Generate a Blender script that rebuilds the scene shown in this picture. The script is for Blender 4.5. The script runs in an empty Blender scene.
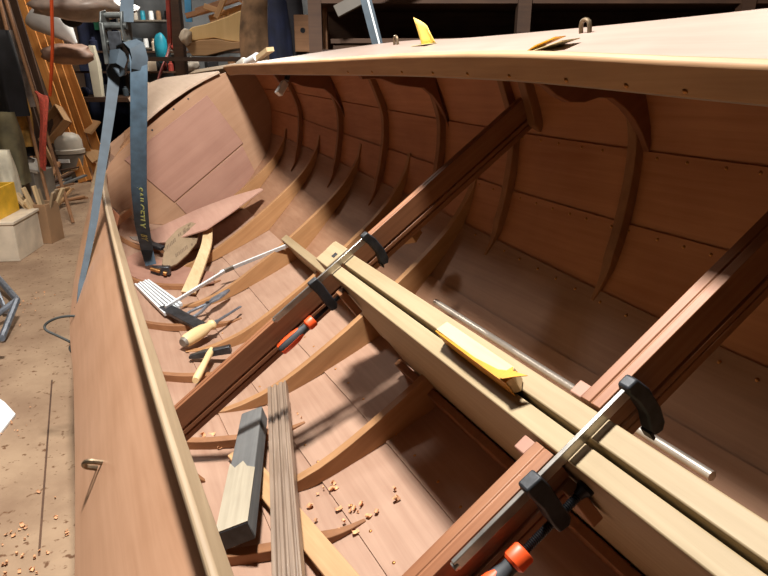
import bpy, math, random
from mathutils import Vector, Matrix, noise
random.seed(7)
SC = bpy.context.scene
COL = SC.collection
# ---------------------------------------------------------------- frames
S = 0.65                      # metres per boat unit
CAMH = 1.25                   # camera height above the workshop floor
PITCH = math.radians(20)
F = 617.9                     # focal length in pixels of a 768 wide frame
cp, sp = math.cos(PITCH), math.sin(PITCH)
CW = Matrix(((1, 0, 0), (0, -sp, cp), (0, -cp, -sp)))       # camera (right, down, forward) -> world
RB = Matrix(((-0.39905931, -0.27594527, 0.87441745),
             (-0.73269899, 0.66931535, -0.12316309),
             (-0.55127475, -0.68983416, -0.46928134)))      # rows: boat axes (forward, port, up) seen by the camera
Q = CW @ RB.transposed()
BO = Vector((0, 0, CAMH)) - Q @ Vector((0, 0, S))
BOAT = Matrix.Translation(BO) @ Q.to_4x4()
WORLD = Matrix.Identity(4)
YC = -0.246                   # centreline of the boat

def V(*a): return Vector(a)
def wpt(px, py, y):
    """world point on the vertical plane at distance y"""
    u, v = (px - 384) / F, (py - 288) / F
    d = Vector((u, cp - v * sp, -sp - v * cp))
    d *= y / d.y
    return Vector((d.x, d.y, d.z + CAMH))
def fpt(px, py, z=0.0):
    """world point on the horizontal plane at height z"""
    u, v = (px - 384) / F, (py - 288) / F
    d = Vector((u, cp - v * sp, -sp - v * cp))
    d *= (z - CAMH) / d.z
    return Vector((d.x, d.y, z))
def frame(p0, p1, up=(0, 0, 1)):
    """matrix with x along p0->p1, z as close to up as it can be, origin p0"""
    p0, p1 = Vector(p0), Vector(p1)
    x = (p1 - p0).normalized()
    z = Vector(up); z = (z - x * z.dot(x)).normalized()
    y = z.cross(x)
    m = Matrix((x, y, z)).transposed().to_4x4()
    m.translation = p0
    return m
def bpt(p): return BOAT @ (Vector(p) * S)
def bdir(d): return Q @ Vector(d)
def bframe(p0, p1, up=(0, 0, 1)):
    return frame(bpt(p0), bpt(p1), bdir(up))

# ---------------------------------------------------------------- mesh builder
class MB:
    def __init__(s, scale=1.0):
        s.v = []; s.f = []; s.k = scale
    def add(s, verts, faces):
        n = len(s.v)
        s.v += [Vector(p) * s.k for p in verts]
        s.f += [tuple(i + n for i in f) for f in faces]
        return s
    def box(s, x0, x1, y0, y1, z0, z1):
        return s.add([(x, y, z) for x in (x0, x1) for y in (y0, y1) for z in (z0, z1)],
                     [(0, 1, 3, 2), (4, 6, 7, 5), (0, 4, 5, 1), (2, 3, 7, 6), (0, 2, 6, 4), (1, 5, 7, 3)])
    def loft(s, rings, closed=True, caps=True):
        n = len(rings[0]); vs = [p for r in rings for p in r]; fs = []
        for i in range(len(rings) - 1):
            for j in range(n if closed else n - 1):
                a = i * n + j; b = i * n + (j + 1) % n
                fs.append((a, b, b + n, a + n))
        if caps:
            fs.append(tuple(reversed(range(n)))); fs.append(tuple(range(len(vs) - n, len(vs))))
        return s.add(vs, fs)
    def tube(s, pts, r, n=10, caps=True):
        pts = [Vector(p) for p in pts]; m = len(pts)
        rs = r if isinstance(r, (list, tuple)) else [r] * m
        t = (pts[1] - pts[0]).normalized()
        u = t.orthogonal().normalized(); rings = []
        for i, p in enumerate(pts):
            t = (pts[min(i + 1, m - 1)] - pts[max(i - 1, 0)])
            t = t.normalized() if t.length > 1e-9 else Vector((0, 0, 1))
            u = (u - t * u.dot(t)).normalized(); w = t.cross(u)
            rings.append([p + (u * math.cos(2 * math.pi * k / n) + w * math.sin(2 * math.pi * k / n)) * rs[i] for k in range(n)])
        return s.loft(rings, True, caps)
    def ribbon(s, pts, sides, width, th):
        """flat strap: pts path, sides = width direction(s), th = thickness"""
        pts = [Vector(p) for p in pts]; m = len(pts); rings = []
        for i, p in enumerate(pts):
            t = (pts[min(i + 1, m - 1)] - pts[max(i - 1, 0)]).normalized()
            d = Vector(sides[i] if isinstance(sides[0], (list, tuple, Vector)) else sides)
            d = (d - t * d.dot(t)).normalized(); nn = t.cross(d)
            w = width[i] if isinstance(width, (list, tuple)) else width
            rings.append([p + d * w / 2 + nn * th / 2, p - d * w / 2 + nn * th / 2, p - d * w / 2 - nn * th / 2, p + d * w / 2 - nn * th / 2])
        return s.loft(rings)
    def prism(s, poly, fn):
        """poly: 2D outline; fn(u, v, e) -> 3D for e in 0..1"""
        n = len(poly)
        a = [fn(u, v, 0) for u, v in poly]; b = [fn(u, v, 1) for u, v in poly]
        return s.add(a + b, [tuple(reversed(range(n))), tuple(range(n, 2 * n))] + [(i, (i + 1) % n, (i + 1) % n + n, i + n) for i in range(n)])
    def lathe(s, prof, n=20):
        """prof: (x, r) along the local x axis"""
        return s.loft([[(x, r * math.cos(2 * math.pi * k / n), r * math.sin(2 * math.pi * k / n)) for k in range(n)] for x, r in prof])
    def build(s, name, mat, parent=None, M=None, bevel=0, smooth=40, center=True, seg=2):
        me = bpy.data.meshes.new(name)
        off = Vector((0, 0, 0))
        if parent is None and M is None: M = WORLD
        if parent is None and center:
            lo = [min(p[i] for p in s.v) for i in range(3)]; hi = [max(p[i] for p in s.v) for i in range(3)]
            off = Vector([(a + b) / 2 for a, b in zip(lo, hi)])
        me.from_pydata([p - off for p in s.v], [], s.f)
        me.update()
        import bmesh
        bm = bmesh.new(); bm.from_mesh(me); bmesh.ops.recalc_face_normals(bm, faces=bm.faces); bm.to_mesh(me); bm.free()
        if smooth:
            me.polygons.foreach_set('use_smooth', [True] * len(me.polygons))
            me.set_sharp_from_angle(angle=math.radians(smooth))
        me.materials.append(mat)
        o = bpy.data.objects.new(name, me); COL.objects.link(o)
        if parent is not None:
            o.parent = parent
        else:
            o.matrix_world = M @ Matrix.Translation(off)
        if bevel:
            b = o.modifiers.new('bevel', 'BEVEL'); b.width = bevel; b.segments = seg; b.limit_method = 'ANGLE'; b.angle_limit = math.radians(40)
        return o

def smooth_path(P, m=5):
    out = []
    for i in range(len(P) - 1):
        p0, p1, p2, p3 = P[max(i - 1, 0)], P[i], P[i + 1], P[min(i + 2, len(P) - 1)]
        for j in range(m):
            t_ = j / m
            out.append(0.5 * ((2 * p1) + (p2 - p0) * t_ + (2 * p0 - 5 * p1 + 4 * p2 - p3) * t_**2 + (3 * p1 - p0 - 3 * p2 + p3) * t_**3))
    return out + [P[-1]]
def tag(o, label, cat, group=None, kind=None):
    if label: o['label'] = label
    if cat: o['category'] = cat
    if group: o['group'] = group
    if kind: o['kind'] = kind
    return o
def thing(name, label, cat, M, group=None):
    o = bpy.data.objects.new(name, None); COL.objects.link(o)
    o.empty_display_size = 0.05
    o.matrix_world = M
    return tag(o, label, cat, group)
def struct(o): o['kind'] = 'structure'; return o
def dup(o, parent, loc):
    c = o.copy(); COL.objects.link(c); c.parent = parent; c.location = loc
    return c

# ---------------------------------------------------------------- materials
def lin(c):
    r = []
    for x in c:
        x /= 255
        r.append(x / 12.92 if x <= 0.04045 else ((x + 0.055) / 1.055) ** 2.4)
    return (*r, 1)
def base(name, rough=0.6, metal=0.0, spec=0.5):
    m = bpy.data.materials.new(name); m.use_nodes = True
    nt = m.node_tree; b = nt.nodes['Principled BSDF']
    b.inputs['Roughness'].default_value = rough; b.inputs['Metallic'].default_value = metal
    b.inputs['Specular IOR Level'].default_value = spec
    return m, nt, b
def wood(name, c1, c2, grain='x', fine=1.0, rough=0.6, bump=0.15, blotch=0.35, spec=0.4, vary=0.05):
    m, nt, b = base(name, rough, 0, spec)
    N, L = nt.nodes.new, nt.links.new
    tc = N('ShaderNodeTexCoord'); oi = N('ShaderNodeObjectInfo')
    ad = N('ShaderNodeVectorMath'); ad.operation = 'ADD'
    sc = N('ShaderNodeVectorMath'); sc.operation = 'SCALE'; sc.inputs[0].default_value = (7.3, 3.1, 5.7); L(oi.outputs['Random'], sc.inputs['Scale'])
    L(tc.outputs['Object'], ad.inputs[0]); L(sc.outputs[0], ad.inputs[1])
    mp = N('ShaderNodeMapping')
    s = {'x': (3, 70, 70), 'y': (70, 3, 70), 'z': (70, 70, 3)}[grain]
    mp.inputs['Scale'].default_value = [q * fine for q in s]
    L(ad.outputs[0], mp.inputs['Vector'])
    n1 = N('ShaderNodeTexNoise'); n1.inputs['Scale'].default_value = 1.0; n1.inputs['Detail'].default_value = 5; n1.inputs['Roughness'].default_value = 0.6; n1.inputs['Distortion'].default_value = 0.4
    L(mp.outputs[0], n1.inputs['Vector'])
    n2 = N('ShaderNodeTexNoise'); n2.inputs['Scale'].default_value = 5.0; n2.inputs['Detail'].default_value = 3
    L(ad.outputs[0], n2.inputs['Vector'])
    mx = N('ShaderNodeMath'); mx.operation = 'MULTIPLY_ADD'; mx.inputs[1].default_value = blotch; L(n2.outputs['Fac'], mx.inputs[0])
    mu = N('ShaderNodeMath'); mu.operation = 'MULTIPLY'; mu.inputs[1].default_value = 1 - blotch; L(n1.outputs['Fac'], mu.inputs[0]); L(mu.outputs[0], mx.inputs[2])
    cr = N('ShaderNodeValToRGB'); cr.color_ramp.elements[0].position = 0.32; cr.color_ramp.elements[1].position = 0.68
    cr.color_ramp.elements[0].color = lin(c1); cr.color_ramp.elements[1].color = lin(c2)
    L(mx.outputs[0], cr.inputs['Fac'])
    hs = N('ShaderNodeHueSaturation'); L(cr.outputs['Color'], hs.inputs['Color'])
    mr = N('ShaderNodeMapRange'); mr.inputs['To Min'].default_value = 1 - vary; mr.inputs['To Max'].default_value = 1 + vary
    L(oi.outputs['Random'], mr.inputs['Value']); L(mr.outputs[0], hs.inputs['Value'])
    L(hs.outputs[0], b.inputs['Base Color'])
    if bump:
        bp = N('ShaderNodeBump'); bp.inputs['Strength'].default_value = bump; bp.inputs['Distance'].default_value = 0.002
        L(n1.outputs['Fac'], bp.inputs['Height']); L(bp.outputs[0], b.inputs['Normal'])
    return m
def plain(name, c, rough=0.5, metal=0.0, var=0.12, scale=20, bump=0.0, spec=0.5):
    m, nt, b = base(name, rough, metal, spec)
    N, L = nt.nodes.new, nt.links.new
    tc = N('ShaderNodeTexCoord'); n1 = N('ShaderNodeTexNoise'); n1.inputs['Scale'].default_value = scale; n1.inputs['Detail'].default_value = 4
    L(tc.outputs['Object'], n1.inputs['Vector'])
    cr = N('ShaderNodeValToRGB'); cr.color_ramp.elements[0].position = 0.3; cr.color_ramp.elements[1].position = 0.7
    cr.color_ramp.elements[0].color = lin([max(0, q * (1 - var)) for q in c]); cr.color_ramp.elements[1].color = lin([min(255, q * (1 + var)) for q in c])
    L(n1.outputs['Fac'], cr.inputs['Fac']); L(cr.outputs[0], b.inputs['Base Color'])
    if bump:
        bp = N('ShaderNodeBump'); bp.inputs['Strength'].default_value = bump; bp.inputs['Distance'].default_value = 0.004
        L(n1.outputs['Fac'], bp.inputs['Height']); L(bp.outputs[0], b.inputs['Normal'])
    return m

M_HULLB = wood('lit hull ply', (146, 112, 92), (172, 140, 119), 'x', 0.8, 0.6, 0.06, 0.5, vary=0.05)  # hull ply in its lit tone, painted on all port planks
M_HULL = wood('hull mahogany ply', (156, 98, 62), (184, 126, 86), 'x', 0.8, 0.55, 0.06, 0.5, vary=0.035)  # same ply in a warmer shade tone, upper starboard planks
M_HULLF = wood('shaded bottom ply', (132, 94, 70), (158, 120, 94), 'x', 0.8, 0.6, 0.06, 0.5, vary=0.05)  # same ply darkened to paint the shade over the starboard bottom
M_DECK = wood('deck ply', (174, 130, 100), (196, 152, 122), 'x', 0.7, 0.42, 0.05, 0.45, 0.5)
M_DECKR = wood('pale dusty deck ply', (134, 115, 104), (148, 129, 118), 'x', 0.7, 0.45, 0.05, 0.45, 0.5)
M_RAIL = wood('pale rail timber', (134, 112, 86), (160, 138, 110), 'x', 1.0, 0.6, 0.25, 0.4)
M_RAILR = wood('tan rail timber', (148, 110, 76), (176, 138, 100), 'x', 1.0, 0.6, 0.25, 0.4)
M_RIB = wood('rib timber', (122, 80, 50), (150, 104, 68), 'z', 0.6, 0.6, 0.2, 0.5)
M_KNEE = wood('knee ply', (112, 66, 42), (134, 84, 56), 'y', 0.6, 0.6, 0.1, 0.5)
M_FLOORT = wood('floor timber', (146, 104, 66), (174, 130, 88), 'y', 0.7, 0.6, 0.2, 0.4)
M_CASE = wood('pale case timber', (144, 124, 92), (166, 146, 114), 'x', 0.8, 0.6, 0.15, 0.35)
M_BULK = wood('bulkhead ply', (150, 112, 84), (170, 132, 104), 'y', 0.6, 0.55, 0.05, 0.5)
M_PINK = wood('pinkish ply', (146, 106, 90), (166, 126, 108), 'y', 0.5, 0.55, 0.05, 0.5)
M_PINKX = wood('pinkish loose ply', (166, 126, 110), (186, 148, 130), 'x', 0.6, 0.55, 0.05, 0.5)
M_MAHOG = wood('dark mahogany', (124, 78, 52), (154, 106, 74), 'x', 0.9, 0.45, 0.12, 0.35)
M_PINE = wood('pale softwood', (184, 156, 116), (208, 182, 142), 'x', 0.9, 0.6, 0.15, 0.35)
M_TAN = wood('tan softwood', (164, 124, 84), (188, 150, 108), 'x', 0.9, 0.6, 0.15, 0.35)
M_GOLD = wood('golden boards', (176, 110, 48), (214, 150, 82), 'x', 0.5, 0.5, 0.1, 0.4, vary=0.2)
M_DARKW = wood('old dark timber', (58, 40, 30), (88, 62, 44), 'x', 0.7, 0.7, 0.2, 0.5, vary=0.25)
M_BROWNW = wood('brown offcut timber', (120, 84, 56), (160, 116, 80), 'x', 0.7, 0.7, 0.2, 0.5, vary=0.2)
M_GREYW = wood('weathered grey timber', (76, 76, 76), (112, 112, 110), 'x', 0.8, 0.75, 0.3, 0.5)
M_PALEW = wood('scraped grey timber', (136, 126, 108), (170, 160, 140), 'x', 0.9, 0.7, 0.25, 0.4)
M_MOULD = wood('grey brown moulding', (108, 90, 76), (146, 126, 108), 'x', 1.3, 0.35, 0.3, 0.3, 0.6)
M_STEEL = plain('bright steel', (176, 172, 166), 0.3, 0.9, 0.1, 40)
M_DSTEEL = plain('dark steel', (74, 76, 80), 0.4, 0.8, 0.2, 40)
M_TOOL = plain('brushed tool steel', (128, 134, 144), 0.42, 0.7, 0.15, 40)
M_IRON = plain('black cast iron', (44, 46, 50), 0.5, 0.3, 0.25, 60, 0.15)
M_THREAD = plain('oily thread', (30, 30, 32), 0.4, 0.6, 0.2, 60)
M_ORANGE = plain('orange grip', (232, 84, 34), 0.45, 0, 0.05, 20)
M_RUBBER = plain('dark grey rubber', (56, 58, 62), 0.65, 0, 0.1, 40)
M_BRASS = plain('bronze nail', (170, 120, 70), 0.35, 0.8, 0.2, 60)
M_OLDBR = plain('dull bronze fitting', (120, 104, 84), 0.4, 0.8, 0.2, 60)
M_YELLOW = plain('yellow paper', (216, 182, 90), 0.7, 0, 0.06, 15)
M_OCHRE = plain('yellow glue paper', (206, 146, 40), 0.6, 0, 0.08, 25)
M_CREAM = plain('cream backing paper', (214, 200, 150), 0.7, 0, 0.03, 15)
M_WHITE = plain('white plastic', (228, 230, 230), 0.5, 0, 0.03, 15)
M_RULE = plain('grey white rule', (206, 210, 212), 0.5, 0, 0.05, 60)
M_BLUE = plain('blue webbing', (60, 78, 92), 0.7, 0, 0.14, 25, 0.1)
M_BLUEG = plain('grey blue webbing', (54, 65, 74), 0.7, 0, 0.1, 25, 0.1)
M_LETTER = plain('woven yellow letters', (170, 176, 106), 0.7, 0, 0.08, 60)
M_RATCH = plain('worn ratchet steel', (88, 90, 88), 0.45, 0.7, 0.3, 25)
M_CORD = plain('dark cord', (52, 54, 52), 0.7, 0, 0.15, 60)
M_NAVY = plain('navy cloth', (22, 28, 52), 0.85, 0, 0.25, 9, 0.2)
M_BLACK = plain('black cloth', (24, 24, 28), 0.85, 0, 0.3, 9, 0.2)
M_SACK = plain('brown sacking', (120, 92, 66), 0.9, 0, 0.25, 12, 0.3)
M_REDR = plain('red rope', (196, 84, 66), 0.75, 0, 0.12, 60)
M_ORC = plain('orange cable', (232, 92, 40), 0.5, 0, 0.06, 20)
M_YCR = plain('yellow crate plastic', (214, 166, 40), 0.5, 0, 0.1, 12)
M_WCR = plain('dusty white board', (206, 190, 168), 0.6, 0, 0.08, 8)
M_GREYP = plain('grey appliance plastic', (116, 108, 98), 0.5, 0, 0.1, 12)
M_GREYL = plain('pale grey plastic', (176, 168, 156), 0.5, 0, 0.06, 12)
M_TEAL = plain('teal plastic', (24, 128, 150), 0.5, 0, 0.15, 8)
M_SKYB = plain('bright blue plastic', (70, 150, 200), 0.5, 0, 0.1, 8)
M_GREEN = plain('green sign', (40, 110, 80), 0.5, 0, 0.05, 8)
M_RED = plain('faded red', (150, 58, 48), 0.6, 0, 0.15, 10)
M_STAMP = plain('brown stencil ink', (104, 84, 64), 0.7, 0, 0.2, 60)
M_STAMPW = wood('drab printed ply', (124, 104, 80), (146, 124, 98), 'x', 0.5, 0.6, 0.05, 0.5)
M_HANDLE = wood('worn pale handle', (206, 176, 126), (228, 204, 156), 'x', 1.0, 0.45, 0.05, 0.4)
M_SHAV = plain('wood shavings', (206, 150, 108), 0.7, 0, 0.25, 60)

# floor: dusty boards with specks
def floor_mat():
    m, nt, b = base('dusty workshop floor', 0.8, 0, 0.25)
    N, L = nt.nodes.new, nt.links.new
    tc = N('ShaderNodeTexCoord')
    n1 = N('ShaderNodeTexNoise'); n1.inputs['Scale'].default_value = 3; n1.inputs['Detail'].default_value = 8; n1.inputs['Roughness'].default_value = 0.65; L(tc.outputs['Object'], n1.inputs['Vector'])
    cr = N('ShaderNodeValToRGB'); cr.color_ramp.elements[0].position = 0.35; cr.color_ramp.elements[1].position = 0.65
    cr.color_ramp.elements[0].color = lin((134, 108, 86)); cr.color_ramp.elements[1].color = lin((162, 136, 110)); L(n1.outputs['Fac'], cr.inputs['Fac'])
    n2 = N('ShaderNodeTexNoise'); n2.inputs['Scale'].default_value = 45; n2.inputs['Detail'].default_value = 3; L(tc.outputs['Object'], n2.inputs['Vector'])
    c2 = N('ShaderNodeValToRGB'); c2.color_ramp.elements[0].position = 0.62; c2.color_ramp.elements[1].position = 0.7; L(n2.outputs['Fac'], c2.inputs['Fac'])
    mx = N('ShaderNodeMix'); mx.data_type = 'RGBA'; L(c2.outputs[0], mx.inputs[0]); L(cr.outputs[0], mx.inputs[6]); mx.inputs[7].default_value = lin((104, 74, 52))
    L(mx.outputs[2], b.inputs['Base Color'])
    bp = N('ShaderNodeBump'); bp.inputs['Strength'].default_value = 0.3; bp.inputs['Distance'].default_value = 0.005; L(n1.outputs['Fac'], bp.inputs['Height']); L(bp.outputs[0], b.inputs['Normal'])
    return m
M_FLOOR = floor_mat()
M_WALL = wood('dark shop wall boards', (64, 48, 38), (92, 70, 54), 'z', 0.25, 0.8, 0.2, 0.5)
M_WALLB = plain('dim grey blue wall', (92, 94, 96), 0.8, 0, 0.25, 3)
M_CEIL = plain('dim ceiling', (110, 100, 90), 0.9, 0, 0.1, 3)

# ---------------------------------------------------------------- the hull form
def interp(x, xs, ys):
    if x <= xs[0]: return ys[0]
    if x >= xs[-1]: return ys[-1]
    for i in range(len(xs) - 1):
        if x <= xs[i + 1]:
            t = (x - xs[i]) / (xs[i + 1] - xs[i])
            p0 = ys[max(i - 1, 0)]; p1 = ys[i]; p2 = ys[i + 1]; p3 = ys[min(i + 2, len(ys) - 1)]
            x0 = xs[max(i - 1, 0)]; x1 = xs[i]; x2 = xs[i + 1]; x3 = xs[min(i + 2, len(xs) - 1)]
            m1 = (p2 - p0) / (x2 - x0); m2 = (p3 - p1) / (x3 - x1); d = x2 - x1
            return (2 * t**3 - 3 * t**2 + 1) * p1 + (t**3 - 2 * t**2 + t) * d * m1 + (-2 * t**3 + 3 * t**2) * p2 + (t**3 - t**2) * d * m2
HB = [(1.13, .20), (1.095, .064), (1.047, -.11), (.972, -.228), (.877, -.332), (.748, -.445), (.595, -.52), (.26, -.60), (0, -.65)]
TT = list(range(9))
KX = [0, 2.6, 3.1, 3.82, 4.5, 5.15, 5.7, 6.3, 7.0]; KV = [1, 1, 1, .985, .943, .873, .79, .70, .60]
DX = [0, 1.2, 2.6, 3.3, 4.5, 7]; DV = [0, 0, .04, .08, .10, .10]
def kk(X): return interp(X, KX, KV)
def hull(X, t, side, off=0.0):
    """point of the inner hull skin; t 0 sheer .. 8 keel; off > 0 moves outward"""
    h = interp(t, TT, [q[0] for q in HB]); z = interp(t, TT, [q[1] for q in HB])
    if off:
        e = 0.02
        h2 = interp(min(t + e, 8), TT, [q[0] for q in HB]); z2 = interp(min(t + e, 8), TT, [q[1] for q in HB])
        h1 = interp(max(t - e, 0), TT, [q[0] for q in HB]); z1 = interp(max(t - e, 0), TT, [q[1] for q in HB])
        dh, dz = h2 - h1, z2 - z1; l = math.hypot(dh, dz)
        h += -dz / l * off; z += dh / l * off
    if side > 0: h -= interp(X, [0, 1.4, 2.6, 3.4, 7], [.055, .045, .02, 0, 0]) * max(0, 1 - t / 2)
    k = kk(X); a = (k * 1.316 - .246) / 1.07
    ds = interp(X, DX, DV) * max(0, 1 - t)
    return Vector((X, YC + side * h * a, 1 + (z - 1) * k + ds))
def hull_at_half(X, half, side, off=0.0):
    lo, hi = 0.0, 8.0
    for _ in range(30):
        m = (lo + hi) / 2
        if abs(hull(X, m, 1).y - YC) > half: lo = m
        else: hi = m
    return hull(X, lo, side, off)
IX = [0.2, .9, 1.2, 1.5, 2, 2.3, 3, 3.5, 4, 4.5, 5.66, 7.0]
IH = [.590, .594, .597, .601, .616, .625, .646, .660, .672, .680, .650, .45]
IZ = [.305, .363, .391, .413, .429, .435, .443, .449, .457, .467, .515, .56]
def inner(X, side, dz=0.0, dh=0.0):
    return Vector((X, YC + side * (interp(X, IX, IH) + dh), interp(X, IX, IZ) + dz))

dinghy = thing('sailing_dinghy', 'bare mahogany plywood dinghy hull heeled over, open inside with ribs, side decks and centreboard case', 'boat', BOAT)
def bpart(mb, name, mat, bevel=0, parent=None, smooth=40):
    return mb.build(name, mat, parent or dinghy, bevel=bevel, smooth=smooth)
def XS(a, b, n): return [a + (b - a) * i / n for i in range(n + 1)]

SEAMX = [0.2, 1.2, 2.3, 3.6, 4.7, 5.7, 7.0]
SEAMS = [[0] * 7, [2.65, 2.65, 2.46, 2.05, 1.6, 1.1, 1.0], [4.42, 4.42, 4.28, 3.85, 3.3, 2.5, 2.3],
         [6.05, 6.02, 5.75, 5.2, 4.75, 4.3, 4.0], [6.78, 6.76, 6.72, 6.6, 6.45, 6.1, 6.0], [8] * 7]
XEND = 6.9
planks = {}
for side in (-1, 1):
    for j in range(5):
        mb = MB(S); rings = []
        for X in XS(-.7, XEND, 48):
            ta = interp(X, SEAMX, SEAMS[j]); tb = interp(X, SEAMX, SEAMS[j + 1])
            lap = 0.10 if j < 4 else 0.0
            th = 0.012
            n = 8; inn = []; out = []
            for i in range(n + 1):
                t = ta + (tb + lap - ta) * i / n
                o = 0.0
                if j < 4: o = 0.009 * max(0, (i / n - 0.45) / 0.55)
                inn.append(hull(X, min(t, 8), side, o)); out.append(hull(X, min(t, 8), side, o + th))
            rings.append(inn + out[::-1])
        mb.loft(rings)
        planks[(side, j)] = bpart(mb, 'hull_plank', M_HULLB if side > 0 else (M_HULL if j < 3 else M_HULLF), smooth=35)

# bronze nails beside the seams (sub-parts of the planks)
nb = MB(); nb.lathe([(0, .0005), (.0002, .0042), (.0016, .0036), (.0026, .0018), (.0028, .0004)], 8)
def nail(parent, X, t, side, first=[None]):
    p = hull(X, t, side); n = (hull(X, t, side, -0.02) - p).normalized()
    if first[0] is None:
        first[0] = nb.build('nail', M_BRASS, parent); o = first[0]
    else:
        o = first[0].copy(); COL.objects.link(o); o.parent = parent
    o.location = p * S
    o.rotation_euler = n.to_track_quat('X', 'Z').to_euler()
for side, seam, xs in ((-1, 1, [0.95 + .13 * i for i in range(14)]), (-1, 2, [0.95 + .115 * i for i in range(16)]), (-1, 3, [1.0 + .13 * i for i in range(13)]),
                       (1, 3, [1.3 + .16 * i for i in range(16)]), (1, 4, [1.3 + .17 * i for i in range(14)])):
    for X in xs:
        X += random.uniform(-.015, .015)
        nail(planks[(side, seam)], X, interp(X, SEAMX, SEAMS[seam]) + .14, side)

# outer rubbing edge + side decks + carlins
for side in (-1, 1):
    mb = MB(S); rings = []
    for X in XS(-.7, 5.66, 46):
        o = hull(X, 0, side); o = Vector((X, o.y + side * (.03 if side < 0 else interp(X, [0, 1.4, 2.6, 3.4, 7], [.016, .016, .018, .02, .02])), o.z + .004)); i_ = inner(X, side, 0, .02 if side > 0 else .005)
        m1 = o.lerp(i_, .33) + Vector((0, 0, .012)); m2 = o.lerp(i_, .67) + Vector((0, 0, .012))
        d = Vector((0, 0, -.018))
        rings.append([o, m1, m2, i_, i_ + d, m2 + d, m1 + d, o + d])
    mb.loft(rings)
    deck = bpart(mb, 'side_deck', M_DECK if side > 0 else M_DECKR, 0.002, smooth=35)
    # inner carlin, standing a little proud of the deck
    mb = MB(S); rings = []
    for X in XS(-.7, 5.66, 46):
        sh = .010 if side > 0 else 0; lo = -.004 if side > 0 else -.012; tz = .056 if side > 0 else .071; ww = .019 if side > 0 else .026
        a = inner(X, side, tz, sh); b = inner(X, side, tz, sh + ww); c = inner(X, side, lo, sh + ww); d = inner(X, side, lo, sh)
        rings.append([a, b, c, d])
    mb.loft(rings)
    carlin = bpart(mb, 'deck_carlin', M_RAIL if side > 0 else M_RAILR, 0.005, smooth=50)
    if side == -1:
        carlin['label'] = 'tan carlin along the inner edge of the far side deck'
        for X in (0.93, 1.08, 1.27, 1.5, 1.72, 1.95, 2.2, 2.5, 2.8):
            p = inner(X, side, .006, -.0005)
            o = bpy.data.objects['nail'].copy(); COL.objects.link(o); o.parent = carlin; o.location = p * S
            o.rotation_euler = Vector((0, 1, 0)).to_track_quat('X', 'Z').to_euler()
    # lacing eyes screwed to the deck
    for X, fr in ((1.66 if side > 0 else 1.71, .66 if side > 0 else .78), (3.2, .86)):
        if side == 1 and X > 3: continue
        o = hull(X, 0, side).lerp(inner(X, side), 1 - fr); n = Vector((0, side * .5, .86)).normalized(); a = Vector((1, 0, 0)) if side == -1 else Vector((.6, .7 * 1, -.4)).normalized()
        a = (a - n * a.dot(n)).normalized()
        o = o + n * .012
        mb = MB(S)
        pts = [o - a * .02, o - a * .02 + n * .03] + [o + n * (.034 + .014 * math.sin(q)) - a * .02 * math.cos(q) for q in (.5, 1.1, 1.57, 2.04, 2.64)] + [o + a * .02 + n * .03, o + a * .02]
        mb.tube(pts, .0075, 8)
        bpart(mb, 'deck_eye', M_OLDBR, parent=deck)

# ribs
def rib(X, side, t0, t1, wid=.042, dep=.036, name='rib', mat=None, tip=1.0):
    mb = MB(S); rings = []; n = 26
    for i in range(n + 1):
        t = t0 + (t1 - t0) * i / n
        f = min(1.0, (n - i) / 5.0 * tip + 0.12)
        w = wid * min(1, f + .25) / 2
        a = hull(X, t, side, -dep * f); b = hull(X, t, side, .004)
        rings.append([a + V(-w, 0, 0), a + V(w, 0, 0), b + V(w, 0, 0), b + V(-w, 0, 0)])
    mb.loft(rings)
    return bpart(mb, name, mat or M_RIB, 0.002, smooth=30)
RIBX = [1.68, 2.41, 3.10, 3.82, 4.50, 5.15]
for side in (-1, 1):
    for X in RIBX:
        rib(X, side, .15, 6.1)
rib(2.25, -1, .7, 2.35, .05, .04, 'thwart_cleat', M_RIB)
rib(2.15, 1, .7, 3.2, .05, .04, 'thwart_cleat', M_RIB)

# knees under the decks
def knee(X, side, wid=.035):
    k = kk(X)
    low = [(.70, .345), (.74, .30), (.772, .255), (.785, .215), (.816, .166), (.865, .128), (.92, .106), (.962, .07), (.989, .011), (1.004, -.05), (1.008, -.11), (1.004, -.185)]
    a = (k * 1.316 - .246) / 1.07
    if X > 3: low = [(.76, .325), (.80, .30), (.845, .265), (.89, .20), (.95, .14), (1.012, .085), (1.032, .02), (1.036, -.043), (1.032, -.12), (1.02, -.197)]
    pts = [(h * a, 1 + (z - 1) * k + (1 - k) * .1) for h, z in low]
    out = []
    for t in (2.5, 2.0, 1.5, 1.0, .5, 0):
        p = hull(X, t, side, .004); out.append((abs(p.y - YC), p.z - (0.012 if t < .4 else 0)))
    i_ = inner(X, side); oo = hull(X, 0, side); h0 = low[0][0] * a; f0 = (h0 - abs(i_.y - YC)) / (abs(oo.y - YC) - abs(i_.y - YC)); out.append((h0, i_.z + (oo.z - i_.z) * f0 - .02))
    mb = MB(S)
    mb.prism(pts + out, lambda u, v, e: (X + (e - .5) * wid, YC + side * u, v))
    return bpart(mb, 'deck_knee', M_KNEE, 0.002, smooth=30)
for side in (-1, 1):
    for X in (1.65, 3.065, 4.465): knee(X, side)
rib(2.41, -1, .05, .9, .04, .05, 'rib_head', M_RIB)

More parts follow.
